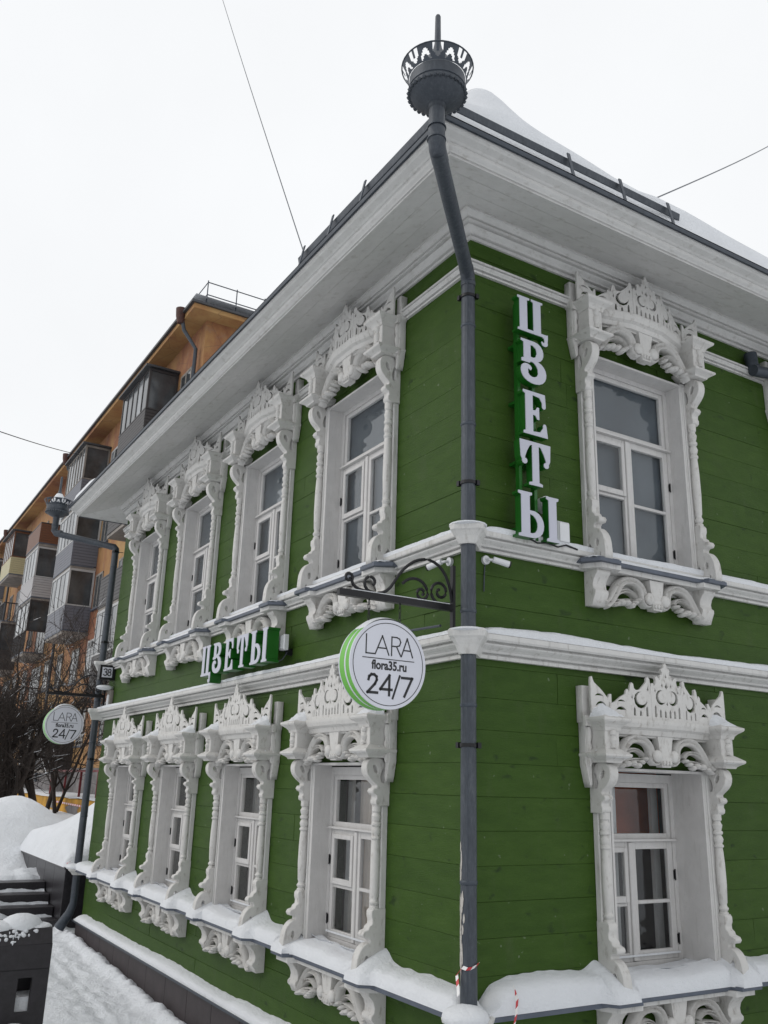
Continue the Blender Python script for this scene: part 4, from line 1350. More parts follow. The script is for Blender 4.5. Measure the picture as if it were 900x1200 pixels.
def sign_letter(parent, ch, x, z, h, w, y0, y1):
    g = glyph(ch)
    fronts, backs = [], []
    for loops in g:
        lp = [[(x + a * w, z + b * h) for a, b in l] for l in loops]
        backs.append(shape_mesh('b', lp, y0 + .006, y1, M['letter_green'], 0))
        fronts.append(shape_mesh('f', lp, y0, y0 + .0055, M['letter_white'], 0))
    back = join_meshes('letter', backs, M['letter_green'])
    face = join_meshes('letter_face', fronts, M['letter_white'])
    o = link('letter', back, parent)
    link('letter_face', face, o)
    return o

# vertical sign on the right-hand street side
vs_ = empty('vertical_letter_sign', (0, .0, 3.72), R(90))
tag(vs_, 'vertical shop sign of white and green letters reading ЦВЕТЫ on the right wall', 'sign')
for ch, z, h, w, x in (('Ц', 5.205, .262, .30, .272), ('В', 4.830, .315, .285, .290), ('Е', 4.460, .310, .270, .300), ('Т', 4.110, .300, .310, .275), ('Ы', 3.755, .300, .330, .255)):
    sign_letter(vs_, ch, x, z - 3.72, h, w, -.160, -.098)
for x in (.330, .455):
    MB().box(x - .012, x + .012, -.097, -.060, .02, 1.72).build('rail', M['letter_green'], vs_)
for z in (.10, .55, .98, 1.40): MB().box(.315, .47, -.059, -.002, z, z + .02).build('spacer', M['letter_green'], vs_)
# horizontal sign on the left-hand side
hs = empty('horizontal_letter_sign', (-3.4, 0, 3.16))
tag(hs, 'horizontal shop sign of white and green letters reading ЦВЕТЫ on the left wall', 'sign')
xx = -.62
for ch, w in (('Ц', .285), ('В', .285), ('Е', .265), ('Т', .30), ('Ы', .34)):
    sign_letter(hs, ch, xx, .03, .285, w, -.235, -.12)
    xx += w * .90 + (.045 if ch != 'Ц' else .03)
MB().box(-.58, xx - .08, -.119, -.095, .12, .24).build('rail', M['letter_green'], hs)
for x in (-.4, .2, .6): MB().box(x, x + .02, -.094, -.002, .15, .19).build('spacer', M['letter_green'], hs)
# floodlights beside the signs
def floodlight(name, label, loc, rz, s=1.0):
    t = empty(name, loc, rz)
    tag(t, label, 'lamp')
    MB().cbox(-.045 * s, .045 * s, -.10, -.055, -.065 * s, .065 * s, .01).build('housing', M['lamp_white'], t)
    MB().box(-.036 * s, .036 * s, -.104, -.1005, -.054 * s, .054 * s).build('glass_cover', M['lamp_white'], t)
    mb = MB(); mb.tube([(0, -.06, -.03), (.0, -.03, -.09), (0, -.002, -.10)], .009, 6); mb.box(-.02, .02, -.052, -.002, -.10, -.05)
    mb.build('bracket', M['black'], t)
    return t
floodlight('floodlight', 'small white floodlight at the foot of the vertical letters', (0, .69, 3.86), R(90), 1.15)
floodlight('floodlight', 'small white floodlight beside the horizontal letters on the left wall', (-2.50, 0, 3.36), 0)
t = empty('round_junction_box', (0, .51, 4.04), R(90)); tag(t, 'round grey disc box behind the last vertical letter', 'junction box')
MB().tube([(.06, -.02, .0), (.06, -.075, .0)], .055, 20).build('disc_body', M['lamp_white'], t, 40)
MB().tube([(.06, -.001, 0), (.06, -.02, 0)], .03, 12).build('mounting', M['black'], t, 40)
# loose cables
o = MB().tube([(-2.74, -.16, 3.43), (-2.66, -.15, 3.44), (-2.58, -.13, 3.36), (-2.63, -.11, 3.26), (-2.58, -.10, 3.20), (-2.50, -.08, 3.22), (-2.48, -.05, 3.28)], .005, 6).build('sign_cable', M['zinc'], None, 40)
tag(o, 'thin grey cable looping from the horizontal letters to their floodlight', 'cable')
o = MB().tube([(.10, .30, 3.79), (.14, .42, 3.735), (.12, .52, 3.755), (.13, .60, 3.74), (.10, .70, 3.775), (.10, .80, 3.76)], .006, 6).build('sign_cable', M['black'], None, 40)
tag(o, 'black cable lying in the snow under the vertical letters', 'cable')
o = MB().tube([(-.18, -.10, 3.19), (-.55, -.10, 3.205), (-.95, -.10, 3.195), (-1.35, -.10, 3.20)], .008, 8).build('cable_conduit', M['zinc_dark'], None, 40)
tag(o, 'grey conduit running on the string course behind the near round sign', 'conduit')

# =================================================================== HANGING ROUND SIGNS
def strokes(mb, pts, w, y0, y1):
    pts2 = []
    for a, b in zip(pts[:-1], pts[1:]):
        dx, dz = b[0] - a[0], b[1] - a[1]; l = math.hypot(dx, dz); nx_, nz_ = -dz / l * w, dx / l * w
        ex_, ez_ = dx / l * w, dz / l * w
        q = [(a[0] + nx_ - ex_, a[1] + nz_ - ez_), (b[0] + nx_ + ex_, b[1] + nz_ + ez_), (b[0] - nx_ + ex_, b[1] - nz_ + ez_), (a[0] - nx_ - ex_, a[1] - nz_ - ez_)]
        mb.add([(x, y0, z) for x, z in q] + [(x, y1, z) for x, z in q], [(3, 2, 1, 0), (4, 5, 6, 7), (0, 1, 5, 4), (1, 2, 6, 5), (2, 3, 7, 6), (3, 0, 4, 7)])

def hanging_sign(name, label, x_plane, y_wall, arm_len, arm_z, cy, cz, rad):
    """bracket arm along -y; the disc hangs in the y-z plane and faces +x"""
    t = empty(name, (x_plane, y_wall, arm_z), R(90))
    tag(t, label, 'hanging sign')
    # local: x = world +y, y = world -x (so -y local faces +x), origin at the wall end of the arm
    th = .125
    b = MB(); b.box(-arm_len, .0, .042, .078, -.024, .014); b.build('arm', M['black'], t)
    MB().box(-.004, .016, .045, .075, -.13, .26).build('wall_plate', M['black'], t)
    b = MB()
    def sc(pts, r_=.0095): b.tube([(x, .060, z) for x, z in pts], r_, 8)
    sc(bez((-.002, .03), (-.03, .34), (-.28, .34), (-.42, .10), 14) + bez((-.42, .10), (-.46, .03), (-.50, .018), (-.56, .018), 5)[1:] + spiral(-.575, .075, .057, .018, -75, -400, 14))
    sc(spiral(-.09, .085, .075, .014, -90, -610, 22))
    sc(spiral(-.035, .09, .10, .075, -60, -90, 3)[0:1] + [(-.03, .02), (-.09, .012)])
    sc(bez((-.36, .10), (-.30, .17), (-.19, .15), (-.18, .06), 9) + spiral(-.225, .06, .045, .012, 0, -420, 14)[1:])
    sc(bez((-.60, .02), (-.66, .02), (-.72, .04), (-.70, .09), 6) + spiral(-.725, .085, .028, .010, 20, 380, 12)[1:])
    b.build('scrollwork', M['black'], t, 40)
    zc = cz - arm_z; xc = cy - y_wall
    for dx in (-.105, .105):
        topz = zc + math.sqrt(rad ** 2 - dx ** 2)
        mb = MB(); n = 5
        for i in range(n):
            z0 = -.024 - (-.024 - topz) * i / n; z1 = -.024 - (-.024 - topz) * (i + 1) / n
            zc_, hh = (z0 + z1) / 2, abs(z1 - z0) / 2 * 1.15
            ring = []
            for k in range(9):
                a = 2 * math.pi * k / 8
                if i % 2: ring.append((xc + dx + .007 * math.cos(a), .06, zc_ + hh * math.sin(a)))
                else: ring.append((xc + dx, .06 + .007 * math.cos(a), zc_ + hh * math.sin(a)))
            mb.tube(ring, .0025, 6, False)
        mb.build('chain', M['black'], t, 40)
    def cyl(y0, y1, r_, nm, mat, r2=None):
        n = 64; r2 = r2 or r_
        vs = [(xc + r_ * math.cos(2 * math.pi * k / n), y0, zc + r_ * math.sin(2 * math.pi * k / n)) for k in range(n)] + [(xc + r2 * math.cos(2 * math.pi * k / n), y1, zc + r2 * math.sin(2 * math.pi * k / n)) for k in range(n)]
        return MB().add(vs, [tuple(range(n)), tuple(range(n, 2 * n))[::-1]] + [(k, (k + 1) % n, n + (k + 1) % n, n + k) for k in range(n)]).build(nm, mat, t, 40)
    cyl(.010, .052, rad, 'green_rim', M['disc_green']); cyl(.052, .070, rad * .995, 'white_band', M['disc_white']); cyl(.070, .120, rad, 'green_rim', M['disc_green'])
    face = cyl(.000, .010, rad * 1.004, 'disc_face', M['disc_white'])
    cyl(.120, .130, rad * 1.004, 'disc_face', M['disc_white'])
    # printed ring, words
    n = 72; vs = []
    for r_ in (rad * .915, rad * .930):
        for y_ in (-.0012, .001):
            vs += [(xc + r_ * math.cos(2 * math.pi * k / n), y_, zc + r_ * math.sin(2 * math.pi * k / n)) for k in range(n)]
    fs = []
    for k in range(n):
        a, c = k, (k + 1) % n
        fs += [(a, c, 2 * n + c, 2 * n + a), (a, c, n + c, n + a), (2 * n + a, 2 * n + c, 3 * n + c, 3 * n + a)]
    MB().add(vs, fs).build('printed_ring', M['print_black'], t)
    mb = MB(); s_ = rad / .25
    def P(x, z): return (xc + x * s_, zc + (z - (.012 if z < 0 else 0)) * s_)
    w = .0036 * s_
    for i, (pts) in enumerate([[(-.150, .155), (-.150, .050), (-.096, .050)], [(-.090, .050), (-.045, .155), (.0, .050)], [(-.072, .086), (-.018, .086)],
                [(.018, .050), (.018, .155), (.052, .155), (.070, .148), (.078, .130), (.070, .110), (.052, .103), (.018, .103)], [(.050, .103), (.080, .050)],
                [(.084, .050), (.122, .155), (.160, .050)], [(.098, .086), (.146, .086)], [(-.170, .026), (.170, .026)]]):
        strokes(mb, [P(*p) for p in pts], w if i < 7 else w * .6, -.0014 - i * .00005, .001)
    mb.build('printed_word', M['print_black'], t)
    link('printed_word', text_mesh('printed_word', 'flora35.ru', .070 * s_, M['print_black'], -.0006, .0016, .0022, xc + .006, zc - .012 * s_, .84), t)
    mb = MB(); w = .0074 * s_
    two = [(-.128, -.082), (-.124, -.066), (-.110, -.054), (-.092, -.054), (-.077, -.064), (-.075, -.082), (-.086, -.104), (-.132, -.152), (-.070, -.152)]
    for i, pts in enumerate([two, [(.008, -.160), (.008, -.052), (-.050, -.130), (.024, -.130)], [(.032, -.176), (.076, -.050)], [(.092, -.058), (.160, -.058), (.110, -.160)]]):
        strokes(mb, [P(*p) for p in pts], w if i != 2 else w * .8, -.0014 - i * .00005, .001)
    mb.build('printed_numerals', M['print_black'], t)
    return t, xc, zc

ARM = 3.285
sgn, xc, zc = hanging_sign('round_hanging_sign', 'near round sign reading LARA flora35.ru 24/7 hung beside the corner pipe', .0, -.10, .79, ARM, -.580, 2.893, .250)
sgn2, _, _ = hanging_sign('round_hanging_sign', 'small far round sign reading LARA at the far left corner of the house', -8.20, -.06, .76, 3.300, -.545, 2.892, .246)
def sign_snow(xp, cy, cz, rad, a0, a1, th):
    mb = MB(); n, m = 20, 7; vs = []
    for i in range(n + 1):
        a = R(a0 + (a1 - a0) * i / n); e = math.sin(math.pi * i / n) ** .5
        for j in range(m):
            q = j / (m - 1); x = xp - .128 + .128 * q
            rr_ = rad - .001 + th * e * (math.sin(math.pi * min(max(q, .04), .96)) ** .45) * (1 + .3 * nz(i * .2, q, cy, 1.5))
            vs.append((x, cy + rr_ * math.cos(a), cz + rr_ * math.sin(a)))
    mb.add(vs, [(i * m + j, (i + 1) * m + j, (i + 1) * m + j + 1, i * m + j + 1) for i in range(n) for j in range(m - 1)])
    return mb
mb = sign_snow(.0, -.580, 2.893, .25, 50, 130, .022); m2 = sign_snow(-8.20, -.545, 2.892, .246, 45, 125, .03); mb.add(m2.v, m2.f)
mb.box(-.07, -.05, -.80, -.12, ARM + .0145, ARM + .021)
tag(mb.build('sign_snow', M['snow'], smooth=60), 'thin snow lying along the tops of the round signs', kind='stuff')

# =================================================================== CCTV, NUMBER PLATE, PLAQUE, TAPE
def cctv(label, pos, rz, yaw):
    t = empty('security_camera', pos, rz); tag(t, label, 'camera')
    MB().tube([(0, -.001, 0), (0, -.022, 0)], .028, 20).build('base', M['lamp_white'], t, 40)
    MB().tube([(0, -.022, 0), (.0, -.05, -.004), (.03 * yaw, -.065, -.008)], .009, 10).build('joint', M['lamp_white'], t, 40)
    a, b_ = (.02 * yaw, -.062, -.003), (.115 * yaw, -.10, -.028)
    MB().tube([a, b_], [.019, .021], 16).build('body', M['lamp_white'], t, 40)
    v = (Vector(b_) - Vector(a)).normalized() * .004
    MB().tube([Vector(b_) - v * .2, Vector(b_) + v * 2.2], [.0212, .0212], 16).build('lens_hood', M['black'], t, 40)
    MB().tube([(0, -.003, -.03), (-.01 * yaw, -.010, -.09), (-.014 * yaw, -.010, -.2)], .004, 6).build('lead', M['zinc_dark'], t, 40)
    return t
cctv('white bullet security camera on the right wall under the sill course', (0, .105, 3.60), R(90), 1)
cctv('white bullet security camera on the left wall above the iron scrollwork', (-.21, 0, 3.615), 0, -1)

t = empty('house_number_box', (-8.12, 0, 3.46)); tag(t, 'black square lamp box with the house number 38 on white', 'number plate')
# faces the street corner (+x)
MB().box(0, .12, -.215, -.01, .04, .235).build('box', M['black'], t)
MB().box(.1205, .124, -.185, -.05, .070, .205).build('number_panel', M['disc_white'], t)
mb = MB()
three = [(-.046, .034), (-.032, .044), (-.016, .044), (-.006, .032), (-.008, .014), (-.026, .004), (-.006, -.006), (-.004, -.028), (-.016, -.042), (-.034, -.042), (-.048, -.032)]
strokes(mb, three, .0062, -.003, 0)
mb.build('numeral', M['print_black'], t, None, (.1243, -.118, .137), R(90))
mb = MB()
e1 = [(.030 + .017 * math.cos(a), .024 + .020 * math.sin(a)) for a in [R(36 * q) for q in range(11)]]
e2 = [(.030 + .021 * math.cos(a), -.020 + .023 * math.sin(a)) for a in [R(36 * q) for q in range(11)]]
strokes(mb, e1, .0058, -.003, 0); strokes(mb, e2, .0058, -.0032, 0)
mb.build('numeral', M['print_black'], t, None, (.1243, -.118, .137), R(90))
o = MB().box(-8.12, -7.99, -.245, -.0, 3.718, 3.735)
o = MB().blob((-8.06, -.11, 3.40), (.09, .12, .035), 12, 6).build('plaque_snow', M['snow'], None, 60)
tag(o, 'little cushion of snow on top of the oval plaque', kind='stuff')
t = empty('oval_plaque', (-8.06, 0, 3.20)); tag(t, 'grey shield-shaped plaque on the green wall below the house number', 'plaque')
lp = [(-.07, .16)] + bez((-.07, .16), (-.03, .19), (.03, .19), (.07, .16), 6)[1:] + bez((.07, .16), (.085, .02), (.05, -.10), (0, -.17), 7)[1:] + bez((0, -.17), (-.05, -.10), (-.085, .02), (-.07, .16), 7)[1:-1]
link('shield', shape_mesh('shield', [lp], -.05, -.003, M['concrete'], .004), t)
link('shield_centre', shape_mesh('shield_centre', [[(x * .6, z * .6) for x, z in lp]], -.060, -.0505, M['lamp_white'], .002), t)

def tape(name, label, segs):
    t = empty(name, segs[0]); tag(t, label, 'tape')
    O = Vector(segs[0])
    k = 0
    for pts in [segs]:
        for a, b in zip(pts[:-1], pts[1:]):
            a, b = Vector(a) - O, Vector(b) - O
            dv = (b - a); n = max(1, int(dv.length / .028))
            sd = Vector((.35, .5, .75)).normalized() * .010
            for i in range(n):
                p, q = a + dv * (i / n), a + dv * ((i + 1) / n)
                nn = dv.cross(sd).normalized() * .0012
                MB().add([p - sd - nn, q - sd - nn, q + sd - nn, p + sd - nn, p - sd + nn, q - sd + nn, q + sd + nn, p + sd + nn], [(3, 2, 1, 0), (4, 5, 6, 7), (0, 1, 5, 4), (1, 2, 6, 5), (2, 3, 7, 6), (3, 0, 4, 7)]).build('red_stripe' if k % 2 else 'white_stripe', M['tape_red'] if k % 2 else M['tape_white'], t)
                k += 1
    return t
ring = [(.08 + .052 * math.cos(a), -.08 + .052 * math.sin(a), 1.335 + .01 * math.sin(a * 2)) for a in [R(-160 + 28 * i) for i in range(9)]]
tape('barrier_tape', 'red and white barrier tape knotted round the foot of the corner pipe', ring[3:][::-1] + [(.055, -.14, 1.29), (.085, -.155, 1.245), (.115, -.172, 1.205)])
tape('barrier_tape', 'end of red and white tape hanging over the lower ledge right of the pipe', [(.10, .20, 1.215), (.175, .17, 1.165), (.200, .14, 1.10), (.21, .10, 1.00)])
tape('barrier_tape', 'red and white tape wound round the foot of the far left pipe', [(-8.36, -.19, 1.22), (-8.42, -.21, 1.17), (-8.50, -.22, 1.15)])

# =================================================================== WIRES
def wire(label, a, b, r_):
    pts = [Vector(a).lerp(Vector(b), i / 16) - Vector((0, 0, .12 * math.sin(math.pi * i / 16))) for i in range(17)]
    o = MB().tube(pts, r_, 6).build('overhead_wire', M['zinc_dark'], None, 40)
    tag(o, label, 'wire')
def ext(a, b, t0, t1):
    a, b = Vector(a), Vector(b); return a + (b - a) * t0, a + (b - a) * t1
wire('thin overhead wire crossing the sky left of the near funnel', (-26.56, 5.06, 38.42), (-7.28, 2.2, 10.23), .011)
wire('thin overhead wire rising to the right above the snowy roof', (-2.09, 4.32, 9.25), (-6.66, 16.75, 19.88), .010)
wire('thin overhead wire at the left, running to the block of flats', (-14.74, -2.54, 9.31), (-38.58, 5.8, 17.36), .014)

# =================================================================== STEPS, GRANITE PLANTER, BOX IN THE FOREGROUND
t = empty('granite_steps', (-9.2, -.16, .31))
tag(t, 'four dark granite steps under trodden snow beside the granite planter', 'steps')
for i in range(4):
    x1, z1 = -9.20 - .34 * i, .42 + .125 * i
    MB().cbox(0, 1.95, -.34, 0, -.125, 0, .006).build('step', M['granite'], t, None, (x1 + 9.2 , 0, z1 - .31), R(90)).location = (x1 + 9.2, -1.95, z1 - .31)
sn = MB()
for i in range(4):
    x1, z1 = -9.20 - .34 * i, .42 + .125 * i
    n, m = 44, 8; vs = []
    for a in range(n + 1):
        y = -2.1 + 1.93 * a / n
        for j in range(m + 1):
            x = x1 + .03 - .39 * j / m + .05 * nz(y, i, 0, 4)
            h = (.045 + .070 * (j / m) + .055 * nz(x, y, i, 4) + .018 * nz(x, y, i, 14)) * smooth(-.01, .12, j / m)
            vs.append((x, y, z1 + max(h, -.006)))
    k = m + 1
    sn.add(vs, [(a * k + j, (a + 1) * k + j, (a + 1) * k + j + 1, a * k + j + 1) for a in range(n) for j in range(m)])
tag(sn.build('step_snow', M['ground_snow'], smooth=70), 'trodden snow lying on the granite steps', kind='stuff')

t = empty('granite_planter', (-8.86, -.15, .3)); tag(t, 'dark granite retaining planter heaped with snow behind the far downpipe', 'planter')
for k in range(5):
    a = -.0 - k * .62
    MB().cbox(a - .615, a, .0, .03, -.4, .745, .004).build('granite_slab', M['granite'], t)
MB().box(-3.1, -.001, .031, 2.3, -.4, .74).build('core', M['granite'], t)
for k in range(3):
    o = MB().cbox(.0 + k * .62, .615 + k * .62, -.03, -.0, -.4, .745, .004).build('granite_slab', M['granite'], t, None, (0, 0, 0), R(90))
MB().cbox(-3.15, .05, -.02, .04, .746, .775, .004).build('coping', M['granite'], t)
o = MB().cbox(.041, 2.0, -.05, .0, .746, .775, .004).build('coping', M['granite'], t, None, (0, 0, 0), R(90))
xs = axis([(-12.1, -8.84, .06)]); ys = axis([(-.175, 1.9, .045)])
nx = len(xs)
def heap(x, y):
    e = min(-8.84 - x, y + .175, 1.0)
    b_ = .17 * (max(e, 0) / .14) ** .5 if e < .14 else .17
    h = 1.070 + b_ + (.78 * smooth(-.05, 1.0, y + .0 - .10 * (x + 9)) * smooth(-12.3, -9.6, x) + .16 * smooth(-8.9, -9.6, x)) * smooth(0, .22, e)
    if e < .05: return h
    return h + .03 * nz(x, y, 1, 1.4)
mb = MB().add([(x, y, heap(x, y)) for y in ys for x in xs], [(j * nx + i, j * nx + i + 1, (j + 1) * nx + i + 1, (j + 1) * nx + i) for j in range(len(ys) - 1) for i in range(nx - 1)])
tag(mb.build('planter_snow', M['ground_snow'], smooth=80), 'deep smooth snow heaped on the granite planter', kind='stuff')

t = empty('slotted_box', (-3.62, -1.40, .0)); tag(t, 'black timber box with a vertical slot and snow on its top, bottom left corner', 'box')
fr = MB()
# front face with a slot, built of two boards round the opening; local x = world y here
loop = [(-.62, -.2), (0, -.2), (0, .975), (-.62, .975)]
hole = [(-.225, .50), (-.115, .50), (-.115, .745), (-.225, .745)]
me = shape_mesh('slotted_panel', [loop, hole], 0, .05, M['bench'], .003)
link('slotted_panel', me, t, (0, 0, 0), R(90))
MB().cbox(-.62, .0, -.006, -.0005, .80, .803, .001).build('board_joint', M['black'], t, None, (0, 0, 0), R(90))
mb = MB(); mb.add([(-.62, -.001, .978), (.0, -.001, .978), (.0, .06, 1.085), (-.62, .06, 1.085), (-.62, .34, 1.085), (0, .34, 1.085), (0, .34, .978), (-.62, .34, .978)],
                  [(0, 1, 2, 3), (3, 2, 5, 4), (4, 5, 6, 7), (7, 6, 1, 0), (1, 6, 5, 2), (0, 3, 4, 7)])
mb.build('lid', M['bench'], t, None, (0, 0, 0), R(90))
MB().box(-.04, 0, .051, .34, -.2, .976).build('side_board', M['bench'], t, None, (0, 0, 0), R(90))
MB().box(-.62, -.041, .29, .34, -.2, .976).build('back_board', M['bench'], t, None, (0, 0, 0), R(90))
mb = MB()
mb.blob((-3.80, -1.62, 1.080), (.13, .17, .105), 18, 10)
mb.blob((-3.79, -1.80, 1.080), (.12, .20, .06), 18, 10)
mb.blob((-3.80, -1.50, 1.080), (.12, .12, .035), 18, 10)
rr = random.Random(4)
for k in range(34):
    a, b = -.30 + rr.gauss(0, .09), min(1, abs(rr.gauss(.3, .28)))
    mb.blob((-3.62 - .055 * (1 - b) + .0, -1.40 + a, 1.075 - .085 * b), (.010, rr.uniform(.004, .020), rr.uniform(.005, .018)), 8, 5)
mb.box(-3.90, -3.68, -2.0, -1.45, .2, .60)
mb.blob((-3.35, -1.66, .22), (.30, .20, .27), 18, 10)
tag(mb.build('box_snow', M['snow'], smooth=60), 'snow on and around the black slotted box', kind='stuff')

# =================================================================== TERRACE, YELLOW WALL, RAILING, PORCH
t = empty('yellow_retaining_wall', (-24, 3.3, 1.0)); tag(t, 'low peeling yellow retaining wall with snow along its top beyond the snow heaps', 'wall')
MB().box(-34, 13, 0, .35, -1.0, .62).build('wall_face', M['yellow_wall'], t)
rr = random.Random(2)
mb = MB()
for k in range(5):
    x, z = rr.uniform(-3, 3.5), rr.uniform(.1, .4)
    lp = [(x + rr.uniform(.5, .9) * math.cos(a), z + .12 * math.sin(a) * rr.uniform(.6, 1.2)) for a in [R(30 * q) for q in range(12)]]
    mb.add([(a, -.004 - k * .0005, b) for a, b in lp], [tuple(range(12))])
mb.build('bare_patch', M['stone_grey'], t)
terr = grid_object('terrace_snow', axis([(-58, -10, 1.0)]), axis([(3.26, 5.2, .2)]), lambda x, y: 1.68 + .05 * nz(x, y, 0, .8) - (.05 if y < 3.3 else 0), M['ground_snow'])
tag(terr, kind='structure')
t = empty('red_railing', (-28, 3.5, 1.66)); tag(t, 'dark red metal railing along the snowy terrace of the flats', 'railing')
MB().box(0, 16, -.025, .025, .72, .78).build('top_rail', M['red'], t)
for k in range(9): MB().box(k * 2.0 + .02, k * 2.0 + .08, -.03, .03, -.1, .719).build('post', M['red'], t)
t = empty('tape_line', (-27, 3.28, 1.5)); tag(t, 'red and white barrier tape stretched along the yellow wall', 'tape')
for k in range(60):
    MB().box(k * .13, k * .13 + .13, -.006, 0, -.025 - .0015 * k, .025 - .0015 * k).build('tape_segment', M['tape_red'] if k % 2 else M['tape_white'], t)
t = empty('glazed_red_porch', (-22.8, 4.0, 1.68)); tag(t, 'dark red framed glazed porch with pale posters at the foot of the flats', 'porch')
for x in (0, .55, 1.1, 2.2, 3.3): MB().box(x, x + .07, -.05, .05, 0, 2.1).build('post', M['red'], t)
MB().box(-.1, 3.5, -.10, .9, 2.1, 2.35).build('roof_beam', M['sid_dark'], t)
for z in (.70, 1.9): MB().box(.0, 3.4, -.04, .04, z, z + .07).build('rail', M['red'], t)
for x, mt in ((.08, 'blue_panel'), (.63, 'winglass'), (1.18, 'blue_panel'), (2.28, 'winglass')):
    MB().box(x, x + .46 if x < 1.1 else x + 1.0, -.01, .01, .78, 1.89).build('panel', M[mt], t)
    MB().box(x, x + .46 if x < 1.1 else x + 1.0, -.01, .01, .0, .69).build('panel', M['sid_dark'], t)

# =================================================================== BLOCK OF FLATS
flats = empty('block_of_flats', (-20.9, 5.0, 1.6))
tag(flats, 'long orange five-storey block of flats with mismatched glazed balconies', 'apartment building')
FX, FY, FZ = -20.9, 5.0, 1.6
def fb(x0, x1, y0, y1, z0, z1): return MB().box(x0 - FX, x1 - FX, y0 - FY, y1 - FY, z0 - FZ, z1 - FZ)
EAVE = 16.55
fb(-90, -20.9, 5.0, 17, 1.0, EAVE).build('wall', M['stucco'], flats)
fb(-90, -20.86, 4.96, 5.0, 1.0, 2.55).build('base_course', M['stone_grey'], flats)
fb(-90, -20.3, 4.35, 17.6, EAVE, EAVE + .16).build('eaves_soffit', M['stucco'], flats)
fb(-90.1, -20.22, 4.25, 17.7, EAVE + .16, EAVE + .24).build('eaves_edge', M['roof_metal'], flats)
mb = MB(); a, b = -90, -20.22
mb.add([(a - FX, 4.25 - FY, EAVE + .24 - FZ), (b - FX, 4.25 - FY, EAVE + .24 - FZ), (b - FX, 17.7 - FY, EAVE + .24 - FZ), (a - FX, 17.7 - FY, EAVE + .24 - FZ), (a + 6 - FX, 11 - FY, 18.6 - FZ), (b - 6 - FX, 11 - FY, 18.6 - FZ)],
       [(0, 1, 5, 4), (1, 2, 5), (2, 3, 4, 5), (3, 0, 4)])
mb.build('roof', M['roof_metal'], flats)
mb = MB(); s_ = .30
mb.add([(a - FX + .2, 4.4 - FY, EAVE + .24 + s_ - FZ), (b - FX - .15, 4.4 - FY, EAVE + .24 + s_ - FZ), (b - FX - .15, 17.5 - FY, EAVE + .24 + s_ - FZ), (a - FX, 17.5 - FY, EAVE + .24 + s_ - FZ), (a + 6 - FX, 11 - FY, 18.6 + s_ - FZ), (b - 6 - FX, 11 - FY, 18.6 + s_ - FZ)],
       [(0, 1, 5, 4), (1, 2, 5), (2, 3, 4, 5), (3, 0, 4), (0, 3, 2, 1)])
tag(mb.build('flats_roof_snow', M['snow'], None, None, (FX, FY, FZ)), 'snow on the roof of the block of flats', kind='stuff')
# chimneys, roof rail, downpipes
for x in (-28.5, -36.5, -47, -58):
    c_ = fb(x, x + .9, 5.9, 6.7, EAVE + .3, EAVE + 1.9).build('chimney', M['concrete'], flats)
    fb(x - .06, x + .96, 5.84, 6.76, EAVE + 1.901, EAVE + 2.0).build('chimney_cap', M['rust'], flats)
mb = MB()
for z in (.45, .9):
    mb.tube([(-20.5 - FX, 4.8 - FY, EAVE + .24 + z - FZ), (-20.5 - FX, 14 - FY, EAVE + .24 + z - FZ)], .018, 6)
    mb.tube([(-20.5 - FX, 4.8 - FY, EAVE + .24 + z - FZ), (-60 - FX, 4.8 - FY, EAVE + .24 + z - FZ)], .018, 6)
for q in range(9): mb.tube([(-20.5 - FX, 4.8 + q - FY, EAVE + .2 - FZ), (-20.5 - FX, 4.8 + q - FY, EAVE + 1.2 - FZ)], .02, 6)
for q in range(22): mb.tube([(-20.5 - q * 1.8 - FX, 4.8 - FY, EAVE + .2 - FZ), (-20.5 - q * 1.8 - FX, 4.8 - FY, EAVE + 1.2 - FZ)], .02, 6)
mb.build('roof_rail', M['zinc_dark'], flats)
for x in (-21.3, -37.6, -54):
    mb = MB().tube([(x - FX, 4.3 - FY, EAVE + .05 - FZ), (x - FX, 4.40 - FY, EAVE - .35 - FZ), (x - FX, 4.85 - FY, EAVE - .9 - FZ), (x - FX, 4.85 - FY, 2.0 - FZ)], .065, 10)
    mb.build('downpipe', M['zinc'], flats, 40)
    MB().lathe([(EAVE - .15 - FZ, .10), (EAVE + .1 - FZ, .16), (EAVE + .36 - FZ, .18), (EAVE + .36 - FZ, .1)], x - FX, 4.25 - FY, 12).build('hopper', M['rust'], flats, 40)
fb(-20.898, -20.86, 7.6, 8.1, 15.3, 15.75).build('vent_grille', M['sid_dark'], flats)

def flat_window(x, z, w=1.15, h=1.4, pale=False):
    fr_ = fb(x - w / 2, x + w / 2, 4.975, 4.999, z, z + h)
    for q in (x - w / 2, x + w / 2 - .07, x - .035): fr_.box(q - FX, q + .07 - FX, 4.955 - FY, 4.974 - FY, z - FZ, z + h - FZ)
    fr_.box(x - w / 2 - FX, x + w / 2 - FX, 4.953 - FY, 4.974 - FY, z + h - .08 - FZ, z + h - FZ)
    o = fr_.build('window', M['pvc'] if pale else M['concrete'], flats)
    fb(x - w / 2 + .08, x - .04, 4.966, 4.974, z + .06, z + h - .09).build('pane', M['winglass_l' if pale else 'winglass'], o)
    fb(x + .04, x + w / 2 - .08, 4.966, 4.974, z + .06, z + h - .09).build('pane', M['winglass'], o)
    fb(x - w / 2 - .08, x + w / 2 + .08, 4.90, 4.999, z - .06, z).build('sill', M['sill_metal'], o)

